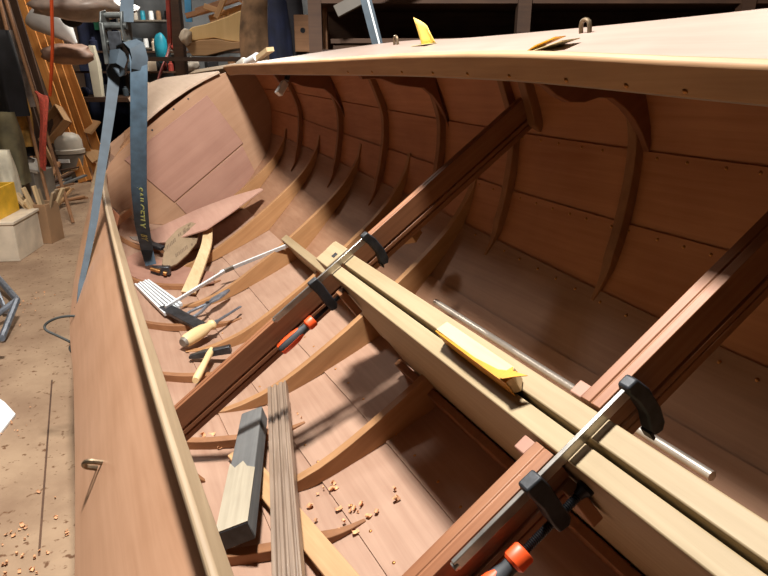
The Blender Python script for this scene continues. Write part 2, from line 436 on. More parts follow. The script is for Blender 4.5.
# floor timbers across the bottom
FT = [(.90, -.330), (.74, -.408), (.55, -.462), (.19, -.488), (0, -.49)]
def floor_timber(X, tipr=True, wid=.036, lift=0.0, tipl=True):
    k = kk(X); a = (k * 1.316 - .246) / 1.07
    def half_pts(full):
        top = []; bot = []
        for q in range(13):
            h = .90 * q / 12 if full else .06 * q / 12
            z = interp(h, [x for x, _ in FT[::-1]], [z for _, z in FT[::-1]])
            hz = 1 + (z - 1) * k + lift; hh = h * a
            b = hull_at_half(X, hh, 1, .004)
            top.append((hh, max(hz, b.z + .006))); bot.append((hh, b.z))
        return top, bot
    tl, bl = half_pts(tipl); tr, br = half_pts(tipr)
    st = [(h, z, b[1]) for (h, z), b in zip(reversed(tl), reversed(bl))] + [(-h, z, b[1]) for (h, z), b in list(zip(tr, br))[1:]]
    mb = MB(S); mb.loft([[V(X - wid / 2, YC + h, z), V(X + wid / 2, YC + h, z), V(X + wid / 2, YC + h, b), V(X - wid / 2, YC + h, b)] for h, z, b in st])
    return bpart(mb, 'floor_timber', M_FLOORT, 0.0025, smooth=30)
for X, r in ((2.0, False), (2.73, True), (3.50, True), (4.2, True), (4.86, True), (5.42, True)):
    floor_timber(X, r, .04)

# keelson, centreboard case
mb = MB(S); mb.box(2.40, 4.24, YC - .042, YC + .010, -.64, -.42); bpart(mb, 'keelson', M_CASE, .003)
mb = MB(S); mb.box(-.15, 2.262, -.236, -.186, -.585, 0); o = bpart(mb, 'case_side', M_CASE, .0025)
mb = MB(S); mb.box(-.15, 2.262, -.304, -.250, -.585, 0); o = bpart(mb, 'case_side', M_CASE, .0025)
mb = MB(S); mb.box(2.325, 2.475, -.312, -.196, -.5, .004); cb = bpart(mb, 'case_end_block', M_CASE, .003)
mb = MB(S); mb.box(2.345, 2.375, -.268, -.245, .002, .0055); bpart(mb, 'mortise', M_IRON, 0, cb)
mb = MB(S); mb.box(2.475, 2.52, -.312, -.26, -.5, -.012); bpart(mb, 'case_end_block', M_CASE, .003)
mb = MB(S); mb.box(-.15, 2.3, -.180, -.146, -.64, -.55); bpart(mb, 'case_log', M_RIB, .003)
mb = MB(S); mb.box(-.15, 2.3, -.346, -.310, -.64, -.55); bpart(mb, 'case_log', M_RIB, .003)

# bulkhead at the far end of the cockpit
BX = 5.66
poly = []
for t in XS(0.0, 8, 20): p = hull(BX, t, -1); poly.append((p.y, p.z))
for t in reversed(XS(0.0, 8, 20)[:-1]): p = hull(BX, t, 1); poly.append((p.y, p.z))
iz = inner(BX, 1); top = [(YC + .615, .55)] + [(YC + .615 * math.cos(q), .55 + .045 * math.sin(q)) for q in XS(.3, math.pi - .3, 10)] + [(YC - .615, .55)]
poly += top
mb = MB(S); mb.prism(poly, lambda u, v, e: (BX + .03 * e, u, v)); bh = bpart(mb, 'bulkhead', M_BULK)
mb = MB(S); mb.prism([(.235, .515), (-.644, .495), (-.621, .002), (.176, -.004)], lambda u, v, e: (BX - .012 * e + .001, u, v)); bpart(mb, 'bulkhead_panel', M_PINK, 0.002, bh)
mb = MB(S); mb.prism([(-.60, -.01), (.17, -.016), (.17, -.33), (-.52, -.33)], lambda u, v, e: (BX - .010 * e + .001, u, v)); bpart(mb, 'bulkhead_panel', M_PINK, 0.002, bh)
for y, z in ((.03, .545), (.0, .525), (.05, .52), (-.1, .555), (-.35, .575), (-.5, .565)):
    mb = MB(S); mb.lathe([(-.004, .0006), (-.003, .008), (.0, .008)], 8)
    o = bpart(mb, 'screw_hole', M_IRON, 0, bh); o.location = Vector((BX, y, z)) * S
# foredeck: far half sheeted, near half still open beams
mb = MB(S); rings = []
for X in XS(5.62, 6.95, 8):
    f = (X - 5.62) / 1.33; w = .60 * (1 - .45 * f)
    r = [(YC - w * q, .565 + .07 * (1 - q * q) + .17 * f) for q in (1, .75, .5, .25, 0, -.28)]
    rings.append([Vector((X, y, z + .022)) for y, z in r] + [Vector((X, y, z)) for y, z in reversed(r)])
mb.loft(rings); bpart(mb, 'foredeck_sheet', wood('grey ply deck', (176, 150, 128), (196, 172, 150), 'x', .6, .6, .05, .5), 0.002)
for X in (5.95, 6.3, 6.65):
    f = (X - 5.62) / 1.33; w = .60 * (1 - .45 * f)
    mb = MB(S)
    mb.loft([[V(X - .02, YC + w * q, .55 + .07 * (1 - q * q) + .03 * f), V(X + .02, YC + w * q, .55 + .07 * (1 - q * q) + .03 * f), V(X + .02, YC + w * q, .48 + .07 * (1 - q * q)), V(X - .02, YC + w * q, .48 + .07 * (1 - q * q))] for q in XS(-.9, 1, 10)])
    bpart(mb, 'deck_beam', M_BROWNW, .002)
mb = MB(S); mb.prism([(5.75, .22), (6.9, .1), (6.9, -.05), (5.85, .02)], lambda u, v, e: (u, v, .52 + .02 * e + .06 * (u - 5.7))); bpart(mb, 'foredeck_sheet', M_BROWNW, .002)
for side in (1, -1):
    mb = MB(S); rings = []
    for X in XS(5.68, 6.9, 10):
        p = hull(X, 0, side)
        rings.append([p + V(0, side * .02, .03), p + V(0, -side * .06, .04), p + V(0, -side * .06, -.02), p + V(0, side * .02, -.03)])
    mb.loft(rings); bpart(mb, 'sheer_clamp', M_RAIL, .002)
poly = []
for t in XS(0.0, 8, 14): p = hull(XEND, t, -1, .014); poly.append((p.y, p.z))
for t in reversed(XS(0.0, 8, 14)[:-1]): p = hull(XEND, t, 1, .014); poly.append((p.y, p.z))
mb = MB(S); mb.prism(poly, lambda u, v, e: (XEND + .03 * e, u, v)); bpart(mb, 'transom', M_BULK)

# ---------------------------------------------------------------- thwart boards
def thwart(y0, y1, xf, label, th=.045, ht=.135, tip=0.0):
    """grooved board on edge running across the boat; xf = forward face"""
    M = BOAT @ Matrix.Translation(Vector((xf, y0, 0)) * S) @ Matrix.Rotation(math.pi / 2, 4, 'Z')   # local x along +y, local y along -x
    L = (y1 - y0)
    mb = MB(S); n = th
    prof = [(0, 0), (n * .45, 0), (n * .47, -.003), (n * .55, -.003), (n * .57, 0), (n, 0), (n, -.078), (n - .009, -.080), (n - .009, -.087), (n, -.089), (n, -.104), (n - .010, -.106), (n - .010, -.112), (n - .004, -.114), (n - .004, -ht), (0, -ht)]
    mb.loft([[V(0, u, v) for u, v in prof], [V(L, u, v) for u, v in prof]])
    return tag(mb.build('thwart_board', M_MAHOG, None, M, bevel=.0012, smooth=25), label, 'board')
thwart(-1.30, .80, 2.317, 'long dark mahogany board on edge across the boat behind the farther clamp', .042)
thwart(-.178, .83, .912, 'dark mahogany board on edge under the nearer clamp, left of the pale case', .056)
thwart(-1.33, -.312, .912, 'dark mahogany board on edge right of the pale case beside the nearer clamp', .056)

# ---------------------------------------------------------------- F clamps
def clamp(X, yr, yl, yj, label, zt=.02):
    """bar along y from yr (fixed jaw, right) to yl (free end); sliding jaw at yj"""
    M = BOAT @ Matrix.Translation(Vector((X, yr, zt)) * S) @ Matrix.Rotation(math.pi / 2, 4, 'Z')   # local x = +y, y = -x, z = up
    c = thing('bar_clamp', label, 'clamp', M, 'bar clamps on the centreboard case')
    u = S; L = (yl - yr) * u; J = (yj - yr) * u
    mb = MB(); mb.box(-.004, L, -.0035, .0035, -.008, .008); bar = mb.build('bar', M_STEEL, c, bevel=.001)
    mb = MB(); mb.lathe([(L - .004, .0005), (L - .004, .006), (L + .003, .006), (L + .004, .004)], 10); mb.build('end_stop', M_STEEL, bar)
    # fixed jaw: arm curving down outside the case
    arm = [(-.006, .014), (.012, .014), (.015, .004), (.009, -.02), (.008, -.05), (.015, -.074), (.013, -.088), (-.001, -.092), (-.010, -.082), (-.015, -.055), (-.014, -.015)]
    mb = MB(); mb.prism(arm, lambda a, b, e: (a - .004, (e - .5) * .020, b)); mb.build('fixed_jaw', M_IRON, c, bevel=.003)
    mb = MB(); mb.prism([(.013, -.078), (.018, -.078), (.018, -.094), (.013, -.092)], lambda a, b, e: (a - .004, (e - .5) * .018, b)); mb.build('jaw_pad', M_THREAD, c, bevel=.001)
    arm2 = [(-.012, .013), (.014, .014), (.016, .004), (.013, -.03), (.016, -.060), (.015, -.086), (-.002, -.090), (-.010, -.080), (-.011, -.05), (-.014, -.012)]
    mb = MB(); mb.prism(arm2, lambda a, b, e: (J + a, (e - .5) * .021, b)); mb.build('sliding_jaw', M_IRON, c, bevel=.003)
    # threaded spindle with swivel pad and two-tone handle
    z = -.073
    pad = (-.186 - yr) * u + .004
    prof = []
    x = pad
    while x < J + .085:
        prof += [(x, .0052), (x + .0015, .0066), (x + .003, .0052)]; x += .003
    mb = MB(); mb.lathe(prof, 10); o = mb.build('spindle', M_THREAD, c); o.location = (0, 0, z)
    mb = MB(); mb.lathe([(pad - .004, .002), (pad - .004, .012), (pad + .002, .0125), (pad + .008, .008), (pad + .014, .007)], 14); o = mb.build('swivel_pad', M_THREAD, c); o.location = (0, 0, z)
    h0 = J + .062
    mb = MB(); mb.lathe([(h0, .006), (h0 + .001, .0145), (h0 + .004, .0165), (h0 + .022, .0168), (h0 + .026, .013)], 16); o = mb.build('handle_collar', M_ORANGE, c); o.location = (0, 0, z)
    mb = MB(); mb.lathe([(h0 + .024, .011), (h0 + .034, .0105), (h0 + .045, .013), (h0 + .065, .0165), (h0 + .09, .0175), (h0 + .112, .0165), (h0 + .118, .013), (h0 + .119, .002)], 18)
    hd = mb.build('handle', M_RUBBER, c); hd.location = (0, 0, z)
    for q in range(3):
        a0 = q * 2 * math.pi / 3 + math.pi * .5
        mb = MB(); rings = []
        for x, r in ((h0 + .046, .0134), (h0 + .056, .0158), (h0 + .066, .0176), (h0 + .09, .0186), (h0 + .112, .0176), (h0 + .117, .0150)):
            w = .55 if x > h0 + .05 else .2
            rings.append([V(x, r * math.cos(a0 + w * s), r * math.sin(a0 + w * s)) for s in (-1, -.5, 0, .5, 1)] + [V(x, (r - .005) * math.cos(a0 + w * s), (r - .005) * math.sin(a0 + w * s)) for s in (1, 0, -1)])
        mb.loft(rings); mb.build('grip_insert', M_ORANGE, hd)
    return c
clamp(2.238, -.385, .10, -.112, 'bar clamp with whole orange grip showing, at the far end of the pale case')
clamp(.818, -.375, .108, -.105, 'bar clamp nearest the camera, bottom right, its orange grip cut by the frame edge', .022)

# ---------------------------------------------------------------- things lying on and around the case
M = bframe((1.39, -.254, .002), (1.04, -.252, .002))
t = thing('sanding_stick', 'pale wooden stick with a torn yellow paper end lying along the case slot', 'stick', M)
Ls = .35 * S
mb = MB(); mb.prism([(0, -.011), (Ls * .97, -.014), (Ls, -.004), (Ls * .93, .012), (.006, .012)], lambda a, b, e: (a, b, .002 + .030 * e)); mb.build('stick', M_PINE, t, bevel=.0015)
mb = MB(); mb.loft([[V(x, y0, z0) for y0, z0 in ((-.0155 - d, .0), (-.0155 - d, .0325), (.0005 + d2, .0335), (.001 + d2, .032), (-.0145 - d, .032), (-.0145 - d, .001))] for x, d, d2 in ((Ls * .02, -.0005, -.0135), (Ls * .3, .0004, -.013), (Ls * .6, .001, -.012), (Ls * .85, .001, -.006), (Ls * .985, .0005, .008))])
mb.build('yellow_paper', M_OCHRE, t)
mb = MB(); mb.prism([(Ls * .86, -.0145), (Ls * .98, -.015), (Ls * 1.03, -.002), (Ls * 1.08, .012), (Ls * .99, .004), (Ls * .94, .010), (Ls * .90, .000)], lambda a, b, e: (a, b, 0.0325 + .0015 * e + .006 * math.sin(a * 90) * (1 - b * 20))); mb.build('torn_paper', M_OCHRE, t)

mb = MB(S); mb.tube([(2.34, -.474, -.488), (.885, -.472, -.488)], .014, 12)
tag(mb.build('metal_tube', plain('dull alloy tube', (206, 196, 184), .3, .75, .06, 30), None, BOAT), 'long shiny metal tube lying in the bilge right of the pale case', 'tube')
def block(p, size, rot, mat, label, name='packing_block', up=(0, 0, 1), cat='block', bev=.002):
    M = BOAT @ Matrix.Translation(Vector(p) * S) @ Matrix.Rotation(rot, 4, 'Z')
    mb = MB(S); a, b, c = size; mb.box(-a / 2, a / 2, -b / 2, b / 2, 0, c)
    return tag(mb.build(name, mat, None, M, bevel=bev), label, cat)
block((.938, -.158, -.06), (.036, .036, .05), .0, M_PINK, 'small pale packing block between the nearer board and the case, left side')
block((.938, -.330, -.06), (.036, .036, .05), .0, M_PINK, 'small pale packing block beside the nearer right-hand board, far side of the case')
block((2.74, -.66, -.375), (.085, .075, .06), .5, M_TAN, 'pale wooden block resting against the first floor timber right of the case')
block((2.18, -.163, -.17), (.05, .03, .12), 0, M_RIB, 'dark packing piece under the farther clamp against the case')
block((.86, -.163, -.22), (.055, .03, .13), 0, M_RIB, 'dark packing piece behind the swivel pad of the nearer clamp')

# ---------------------------------------------------------------- things lying in the near bilge
def hz(X, Y): return hull_at_half(X, abs(Y - YC), 1 if Y > YC else -1).z
# grooved moulding strip, lying on floor timbers and pointing at the camera
M = bframe((2.62, .325, -.43), (1.42, .545, -.27), (0, -.3, .95))
mb = MB(S); prof = [(-.045, 0), (-.045, .036), (-.03, .036), (-.027, .027), (-.018, .027), (-.015, .036), (-.003, .036), (0, .026), (.008, .026), (.011, .036), (.026, .036), (.029, .029), (.035, .029), (.037, .036), (.045, .036), (.045, 0)]
mb.loft([[V(0, y, z) for y, z in prof], [V(1.45, y, z) for y, z in prof]])
tag(mb.build('moulding_strip', M_MOULD, None, M, bevel=.001, smooth=25), 'long grooved grey brown moulding lying across the near floor timber, bottom left', 'moulding')
M = bframe((2.47, .475, -.40), (1.71, .625, -.235), (0, -.3, .95))
t = thing('timber_block', 'short weathered grey timber block lying left of the grooved moulding', 'block', M)
mb = MB(S); mb.prism([(0, -.05), (.84, -.054), (.84, .052), (.0, .046)], lambda a, b, e: (a, b, .07 * e)); mb.build('block', M_GREYW, t, bevel=.003)
mb = MB(S); mb.prism([(.42, -.0545), (.45, -.055), (.8405, -.055), (.8405, .0525), (.52, .0525), (.49, .02), (.44, .0), (.47, -.03)], lambda a, b, e: (a, b, .0685 + .0025 * e)); mb.build('scraped_face', M_PALEW, t)
mb = MB(S); mb.box(.8395, .844, -.052, .05, .004, .066); mb.build('end_grain', M_IRON, t)
M = bframe((2.30, .59, -.345), (1.40, .445, -.435), (0, -.3, .95))
mb = MB(S); mb.box(0, .92, -.040, .040, 0, .022); tag(mb.build('batten', M_TAN, None, M, bevel=.002), 'thin pale batten lying under the grey block and the grooved moulding', 'batten')
# curly shavings
def shavings(cx, cy, n, sx, sy, label, fr='boat', seed=1, size=.016, z0=None):
    rnd = random.Random(seed); mb = MB()
    for i in range(n):
        X = cx + rnd.gauss(0, sx); Y = cy + rnd.gauss(0, sy)
        s = size * rnd.uniform(.5, 1.3); a = rnd.uniform(0, 6.28)
        if fr == 'boat':
            p = Vector((X, Y, hz(X, Y) + .004)) * S; up = Vector((0, .3, 1))
        else:
            p = Vector((X, Y, .004)); up = Vector((0, 0, 1))
        d = Vector((math.cos(a), math.sin(a), 0)); w = Vector((-math.sin(a), math.cos(a), 0)); r = s * .4; turns = rnd.uniform(2, 5)
        pts = [p + d * (r * math.sin(turns * q) + s * .4 * q) + up * (r - r * math.cos(turns * q)) * .7 for q in XS(0, 1, 7)]
        rings = [[q + w * s * .3, q - w * s * .3, q - w * s * .3 + up * .0006, q + w * s * .3 + up * .0006] for q in pts]
        mb.loft(rings)
    return tag(mb.build('wood_shavings', M_SHAV, None, BOAT if fr == 'boat' else WORLD, smooth=60), label, 'shavings', None, 'stuff')
shavings(1.78, .36, 26, .12, .08, 'curled shavings in the near bilge right of the grooved moulding', seed=3)
shavings(2.45, .52, 22, .07, .10, 'curled shavings in the bilge below the far mahogany board', seed=5)

# hammer
UP = (0, -.45, .9)
M = bframe((3.32, .52, -.335), (3.0, .61, -.262), UP)
t = thing('hammer', 'small hammer with dark head, its handle running under the far mahogany board', 'hammer', M)
mb = MB(); mb.lathe([(-.012, .010), (0, .0105), (.03, .0125), (.10, .011), (.22, .0135), (.25, .011)], 12); mb.build('handle', M_HANDLE, t)
mb = MB(); mb.prism([(-.082, -.006), (-.03, -.013), (.03, -.013), (.072, -.015), (.072, .015), (.03, .013), (-.03, .013), (-.082, .004)], lambda a, b, e: (.0 + (e - .5) * .028, a, b - .006)); mb.build('head', M_DSTEEL, t, bevel=.003)
# screwdriver
M = bframe((3.50, .62, -.255), (3.87, .25, -.465), UP) @ Matrix.Scale(1.22, 4)
t = thing('screwdriver', 'old screwdriver with stout pale wooden handle, lying left of the far mahogany board', 'screwdriver', M)
mb = MB(); mb.lathe([(0, .004), (.002, .016), (.012, .0205), (.05, .0225), (.09, .020), (.112, .0145), (.122, .0135), (.130, .018), (.138, .0155), (.142, .009)], 20); mb.build('handle', M_HANDLE, t)
mb = MB(); mb.lathe([(-.005, .002), (-.005, .013), (.004, .0175), (.006, .004)], 16); mb.build('end_cap', M_GREYP, t)
mb = MB(); mb.lathe([(.138, .008), (.158, .0075), (.16, .005), (.255, .0042), (.262, .003)], 12); mb.build('ferrule', M_TOOL, t)
mb = MB(); mb.prism([(.25, -.0042), (.285, -.0055), (.285, .0055), (.25, .0042)], lambda a, b, e: (a, b, (e - .5) * .004)); mb.build('blade', M_TOOL, t)
# folding rule: bundle of leaves with one leaf swung out
M = bframe((4.46, .695, -.075), (4.02, .615, -.245), UP)
t = thing('folding_rule', 'white folding rule, leaves bundled at the left and one long leaf swung out', 'rule', M)
L_ = (bpt((4.46, .695, -.075)) - bpt((4.02, .615, -.245))).length
for q in range(6):
    w0 = -.030 + q * .0115; w1 = -.042 + q * .0165
    mb = MB(); x0 = .006 * (q % 2); x1 = L_ - .010 * (q % 3); mb.loft([[V(x0, w0, 0), V(x0, w0 + .0095, 0), V(x0, w0 + .0095, .018), V(x0, w0, .018)], [V(x1, w1, 0), V(x1, w1 + .0125, 0), V(x1, w1 + .0125, .018), V(x1, w1, .018)]]); mb.build('rule_leaf', M_RULE, t, bevel=.002)
r0 = M.inverted() @ bpt((4.03, .63, -.185)); r1 = M.inverted() @ bpt((4.35, .195, -.365)); r2 = M.inverted() @ bpt((4.14, -.24, -.455))
mb = MB(); mb.ribbon([r0, r1], (.2, 0, 1), .017, .008); mb.build('rule_leaf', M_RULE, t)
mb = MB(); mb.ribbon([r1 + (r1 - r2) * .10, r2], (.2, 0, 1), .017, .008); mb.build('rule_leaf', M_RULE, t)
mb = MB(); mb.ribbon([r1 + (r0 - r1) * .03, r1 + (r2 - r1) * .12], (.2, 0, 1), .019, .0095); mb.build('hinge', M_GREYP, t)
# dark flat bar, pliers
M = bframe((4.10, .65, -.20), (3.68, .515, -.335), UP)
mb = MB(); mb.box(0, (bpt((4.10, .65, -.20)) - bpt((3.68, .515, -.335))).length, -.024, .024, 0, .016); tag(mb.build('steel_bar', M_DSTEEL, None, M, bevel=.002), 'dark flat steel bar lying from the folding rule to the screwdriver handle', 'bar')
M = bframe((3.90, .56, -.30), (4.13, .27, -.425), UP)
t = thing('pliers', 'grey steel pliers lying open between the rule and the screwdriver', 'pliers', M)
Lp = (bpt((3.90, .56, -.30)) - bpt((4.13, .27, -.425))).length / .31
for s_ in (1, -1):
    mb = MB(); mb.ribbon([(0, s_ * .028, .008), (.05 * Lp, s_ * .030, .008), (.10 * Lp, s_ * .018, .008), (.145 * Lp, s_ * .003, .008), (.20 * Lp, -s_ * .010, .008), (.26 * Lp, -s_ * .008, .008), (.31 * Lp, -s_ * .003, .008)], (0, 1, 0), [.012, .013, .013, .018, .022, .018, .006], .010); mb.build('jaw_arm', M_TOOL, t, bevel=.002)
mb = MB(); mb.tube([(.145 * Lp, 0, 0), (.145 * Lp, 0, .018)], .009, 12); mb.build('pivot', M_DSTEEL, t)

# loose plywood sheet, printed board, curved offcuts near the bulkhead
def sheet(pts, th, mat, label, name, cat, par=None):
    """flat board from (near) coplanar boat points, solid"""
    P = [Vector(p) for p in pts]; n = len(P); u = Vector()
    for i in range(n): u += (P[i] - P[0]).cross(P[(i + 1) % n] - P[0])
    u.normalize(); u *= th * (1 if u.z > 0 else -1)
    mb = MB(S)
    mb.add([p - u for p in P] + P, [tuple(reversed(range(n))), tuple(range(n, 2 * n))] + [(i, (i + 1) % n, (i + 1) % n + n, i + n) for i in range(n)])
    return tag(mb.build(name, mat, None, BOAT, bevel=.001), label, cat)
sheet([(5.127, .49, -.056), (5.436, .508, -.015), (5.434, .35, -.053), (5.397, .044, -.132), (5.302, -.223, -.208), (5.163, -.436, -.276), (5.108, -.445, -.285), (5.087, -.384, -.273), (4.958, -.107, -.221), (4.884, .115, -.176), (5.033, .415, -.086)], .012, M_PINKX, 'loose pinkish plywood offcut lying across the far floor timbers', 'plywood_offcut', 'offcut')
B0 = Vector((4.686, .541, -.167)); BXv = (Vector((4.919, .208, -.242)) - B0); BYv = Vector((4.934, .44, -.046)) - B0
BN = BXv.cross(BYv).normalized()
if BN.dot(Vector((0, 0, 1)) - B0) < 0: BN = -BN
M = BOAT @ Matrix.Translation(B0 * S)
t = thing('printed_board', 'drab oval plywood board with dark printing, under the pinkish offcut', 'board', M)
mb = MB(S); outl = [(-.05, .30), (.03, .62), (.12, .95), (.45, 1.08), (.80, 1.0), (1.0, .72), (1.02, .45), (.86, .12), (.6, -.02), (.3, -.06), (.06, .05)]
mb.prism(outl, lambda a, b, e: tuple(BXv * a + BYv * b - BN * .022 * (1 - e))); mb.build('board', M_STAMPW, t, bevel=.003)
for a0, b0, w, hgt in [(.04 + .042 * q, .62 + .01 * q, .026, .13) for q in range(8)] + [(.30 + .042 * q, .16, .026, .12) for q in range(8)] + [(.44, .78, .03, .09), (.49, .78, .03, .09), (.58, .62, .07, .30), (.66, .72, .10, .12), (.72, .88, .08, .07), (.78, .30, .12, .16), (.72, .14, .04, .08), (.86, .46, .06, .14)]:
    mb = MB(S); mb.prism([(a0, b0), (a0 + w, b0), (a0 + w, b0 + hgt), (a0, b0 + hgt)], lambda a, b, e: tuple(BXv * a + BYv * b + BN * (.0005 + .0015 * e))); mb.build('stencil_mark', M_STAMP, t)
# curved pale batten
pts = smooth_path([Vector(p) for p in ((4.37, .50, -.315), (4.45, .435, -.30), (4.63, .32, -.285), (4.82, .185, -.25), (5.05, .10, -.215))], 4)
mb = MB(S); mb.ribbon(pts, (.4, .73, .55), [.105 - .035 * i / (len(pts) - 1) for i in range(len(pts))], .022)
cbt = tag(mb.build('curved_batten', M_PINE, None, BOAT, bevel=.002), 'curved pale batten standing over the floor timbers beside the printed board', 'batten')
# thin bent ply piece below the strap buckle
far_ = smooth_path([Vector(p) for p in ((4.90, .69, .03), (5.06, .62, -.03), (4.99, .55, -.15), (4.83, .43, -.29), (4.59, .29, -.40))], 3)
near_ = smooth_path([Vector(p) for p in ((4.64, .745, .03), (4.57, .70, -.07), (4.54, .62, -.19), (4.52, .50, -.31), (4.45, .33, -.41))], 3)
u_ = Vector((0, -.4, .9)) * .012
mb = MB(S); mb.loft([[a, b, b + u_, a + u_] for a, b in zip(near_, far_)]); tag(mb.build('bent_ply', M_PINK, None, BOAT, smooth=50), 'thin bent ply piece lying in the hull under the strap buckle', 'offcut')
M = bframe((5.28, .62, .235), (5.54, .50, .19), UP); mb = MB(S); mb.box(0, .3, -.02, .02, -.03, .03); tag(mb.build('short_batten', M_BROWNW, None, M, bevel=.003), 'short brown batten wedged below the near gunwale, left of the strap', 'batten')
# knife blade
M = bframe((5.2, .60, .09), (5.06, .50, -.06), UP)
t = thing('steel_scraper', 'bright steel scraper poking from under the pinkish offcut beside the strap', 'scraper', M)
mb = MB(S); mb.prism([(0, -.01), (.04, -.03), (.14, -.03), (.14, .03), (.04, .03)], lambda a, b, e: (a, b, .008 * e)); mb.build('blade', M_STEEL, t, bevel=.001)
mb = MB(S); mb.prism([(.14, -.032), (.30, -.028), (.30, .028), (.14, .032)], lambda a, b, e: (a, b, -.01 + .028 * e)); mb.build('handle', M_IRON, t, bevel=.003)

# ---------------------------------------------------------------- things on the far side deck
def deckpt(X, f, side=-1, up=.02):
    o = hull(X, 0, side); p = inner(X, side).lerp(o, f); n = Vector((0, side * .5, .86)).normalized()
    return p + n * up, n
p, n = deckpt(1.64, .42)
M = frame(bpt(p), bpt(p + V(-.08, -.03, 0)), bdir(n))
t = thing('sandpaper_piece', 'yellow glue-stained paper folded flat on cream backing, beside the deck eye', 'paper', M)
mb = MB(); mb.prism([(-.03, -.03), (.055, -.035), (.06, .02), (-.01, .03)], lambda a, b, e: (a, b, .001 + .0012 * e)); mb.build('backing', M_CREAM, t)
mb = MB(); mb.loft([[V(-.045, -.022, .002), V(-.045, .02, .002), V(-.045, .02, .0035), V(-.045, -.022, .0035)], [V(-.015, -.02, .010), V(-.015, .022, .010), V(-.015, .022, .0115), V(-.015, -.02, .0115)], [V(.025, -.01, .014), V(.025, .028, .014), V(.025, .028, .0155), V(.025, -.01, .0155)]]); mb.build('folded_paper', M_OCHRE, t)
p, n = deckpt(2.80, .8)
M = frame(bpt(p), bpt(p + V(-.08, .0, 0)), bdir(n))
t = thing('paper_scrap', 'yellow paper scrap curled upright on the far side deck', 'paper', M @ Matrix.Scale(1.35, 4))
mb = MB(); mb.loft([[V(.034 - .005 * q + .006 * q * q, .03 * math.cos(.7 + w * 1.4) - .02, .0 + .055 * q) if 0 else V(-.030 + .055 * w - .012 * q + .0 * w, .014 * math.sin(w * 2.6) - .01 * q, .062 * q * (1 - .55 * w)) for w in XS(0, 1, 6)] for q in XS(0, 1, 4)], closed=False, caps=False)
o = mb.build('curl', M_YELLOW, t); sm = o.modifiers.new('thick', 'SOLIDIFY'); sm.thickness = .0015
mb = MB(); mb.prism([(-.05, -.02), (.02, -.02), (.024, .012), (-.055, .012)], lambda a, b, e: (a, b, .0005 + .001 * e)); mb.build('flat_end', M_CREAM, t)
# rag roll and brush at the far end of the deck
p, n = deckpt(5.3, .3, -1, .012)
M = frame(bpt(p), bpt(p + V(-.4, -.10, 0)), bdir(n))
t = thing('glue_brush', 'pale brush with thick grey handle lying at the far end of the side deck', 'brush', M)
mb = MB(); mb.lathe([(-.10, .01), (-.09, .026), (-.03, .03), (.0, .022)], 14); o = mb.build('grip', M_GREYL, t); o.location = (0, 0, .03)
mb = MB(); mb.lathe([(0, .018), (.06, .02), (.14, .022), (.145, .01)], 14); o = mb.build('wrapped_middle', M_WHITE, t); o.location = (0, 0, .03)
mb = MB(); mb.loft([[V(.14, -.012, .012), V(.14, .012, .012), V(.14, .012, .036), V(.14, -.012, .036)], [V(.30, -.02, .025), V(.30, .02, .025), V(.30, .02, .045), V(.30, -.02, .045)]]); mb.build('bristle_end', M_PINE, t)
# white clip under the deck edge
p = inner(4.36, -1, -.11, .03)
M = frame(bpt(p), bpt(p + V(-.05, .16, -.045)), bdir((0, 0, 1)))
t = thing('spring_clip', 'small white clip holding at the head of a rib under the far carlin', 'clip', M)
mb = MB(); mb.prism([(-.01, -.014), (.055, -.02), (.06, .02), (-.01, .014)], lambda a, b, e: (a, b, -.014 + .03 * e)); mb.build('clip_body', M_WHITE, t, bevel=.004)
mb = MB(); mb.tube([(-.02, 0, 0), (-.07, 0, .012)], .012, 10); mb.build('clip_jaw', M_IRON, t)

# ---------------------------------------------------------------- lifting straps
YS = 2.62
def W(px, py, y): return wpt(px, py, y)
t = thing('lifting_strap', 'blue ratchet strap with woven yellow lettering looped over the near gunwale and into the hull', 'strap', Matrix.Translation(W(118, 40, YS)))
O = W(118, 40, YS)
def rel(pts): return [Vector(p) - O for p in pts]
# long front tail with lettering
pf = rel([W(131, 42, YS - .03), W(137, 50, YS - .08), W(139, 66, YS - .1), W(139, 95, YS - .09), W(138.5, 140, YS - .06), W(139, 190, YS + .0), W(142, 225, YS + .08), W(147, 250, bpt((4.76, .58, -.08)).y), W(151, 265, bpt((4.72, .57, -.11)).y)])
mb = MB(); mb.ribbon(pf, (1, .1, 0), [.06, .062, .064, .064, .064, .064, .062, .056, .05], .003); tail = mb.build('lettered_tail', M_BLUE, t)
# rear leg going outside the hull
pb = rel([W(112, 58, YS), W(114, 80, YS - .02), W(109, 118, YS - .12), W(102, 165, YS - .24), W(94, 220, YS - .38), W(86, 262, YS - .52), W(81, 285, YS - .62), W(79, 302, YS - .68), W(78.5, 330, YS - .74)])
mb = MB(); mb.ribbon(pb, [(.9, .5, 0)] * 2 + [(.75, .65, 0)] * 3 + [(.6, .8, 0)] * 2 + [(.5, .85, 0)] * 2, [.046, .044, .038, .032, .026, .021, .017, .014, .012], .003); mb.build('outer_leg', M_BLUEG, t)
# loops under the ratchet
for c, a0, a1, nm in (((115, 55), -1.2, 2.6, 'loop'), ((133, 52), -1.6, 2.2, 'loop')):
    pass
lo = rel([W(112, 76, YS), W(108, 66, YS - .02), W(110, 57, YS - .06), W(118, 56, YS - .09), W(126, 62, YS - .07), W(127, 68, YS - .02), W(120, 70, YS + .02)])
mb = MB(); mb.ribbon(lo, (.2, .2, 1), .055, .003); mb.build('loop', M_BLUEG, t)
lo = rel([W(124, 58, YS), W(124, 46, YS - .04), W(130, 41, YS - .07), W(137, 46, YS - .1), W(140, 58, YS - .105), W(139, 70, YS - .1)])
mb = MB(); mb.ribbon(lo, (1, .3, .2), .058, .003); mb.build('loop', M_BLUEG, t)
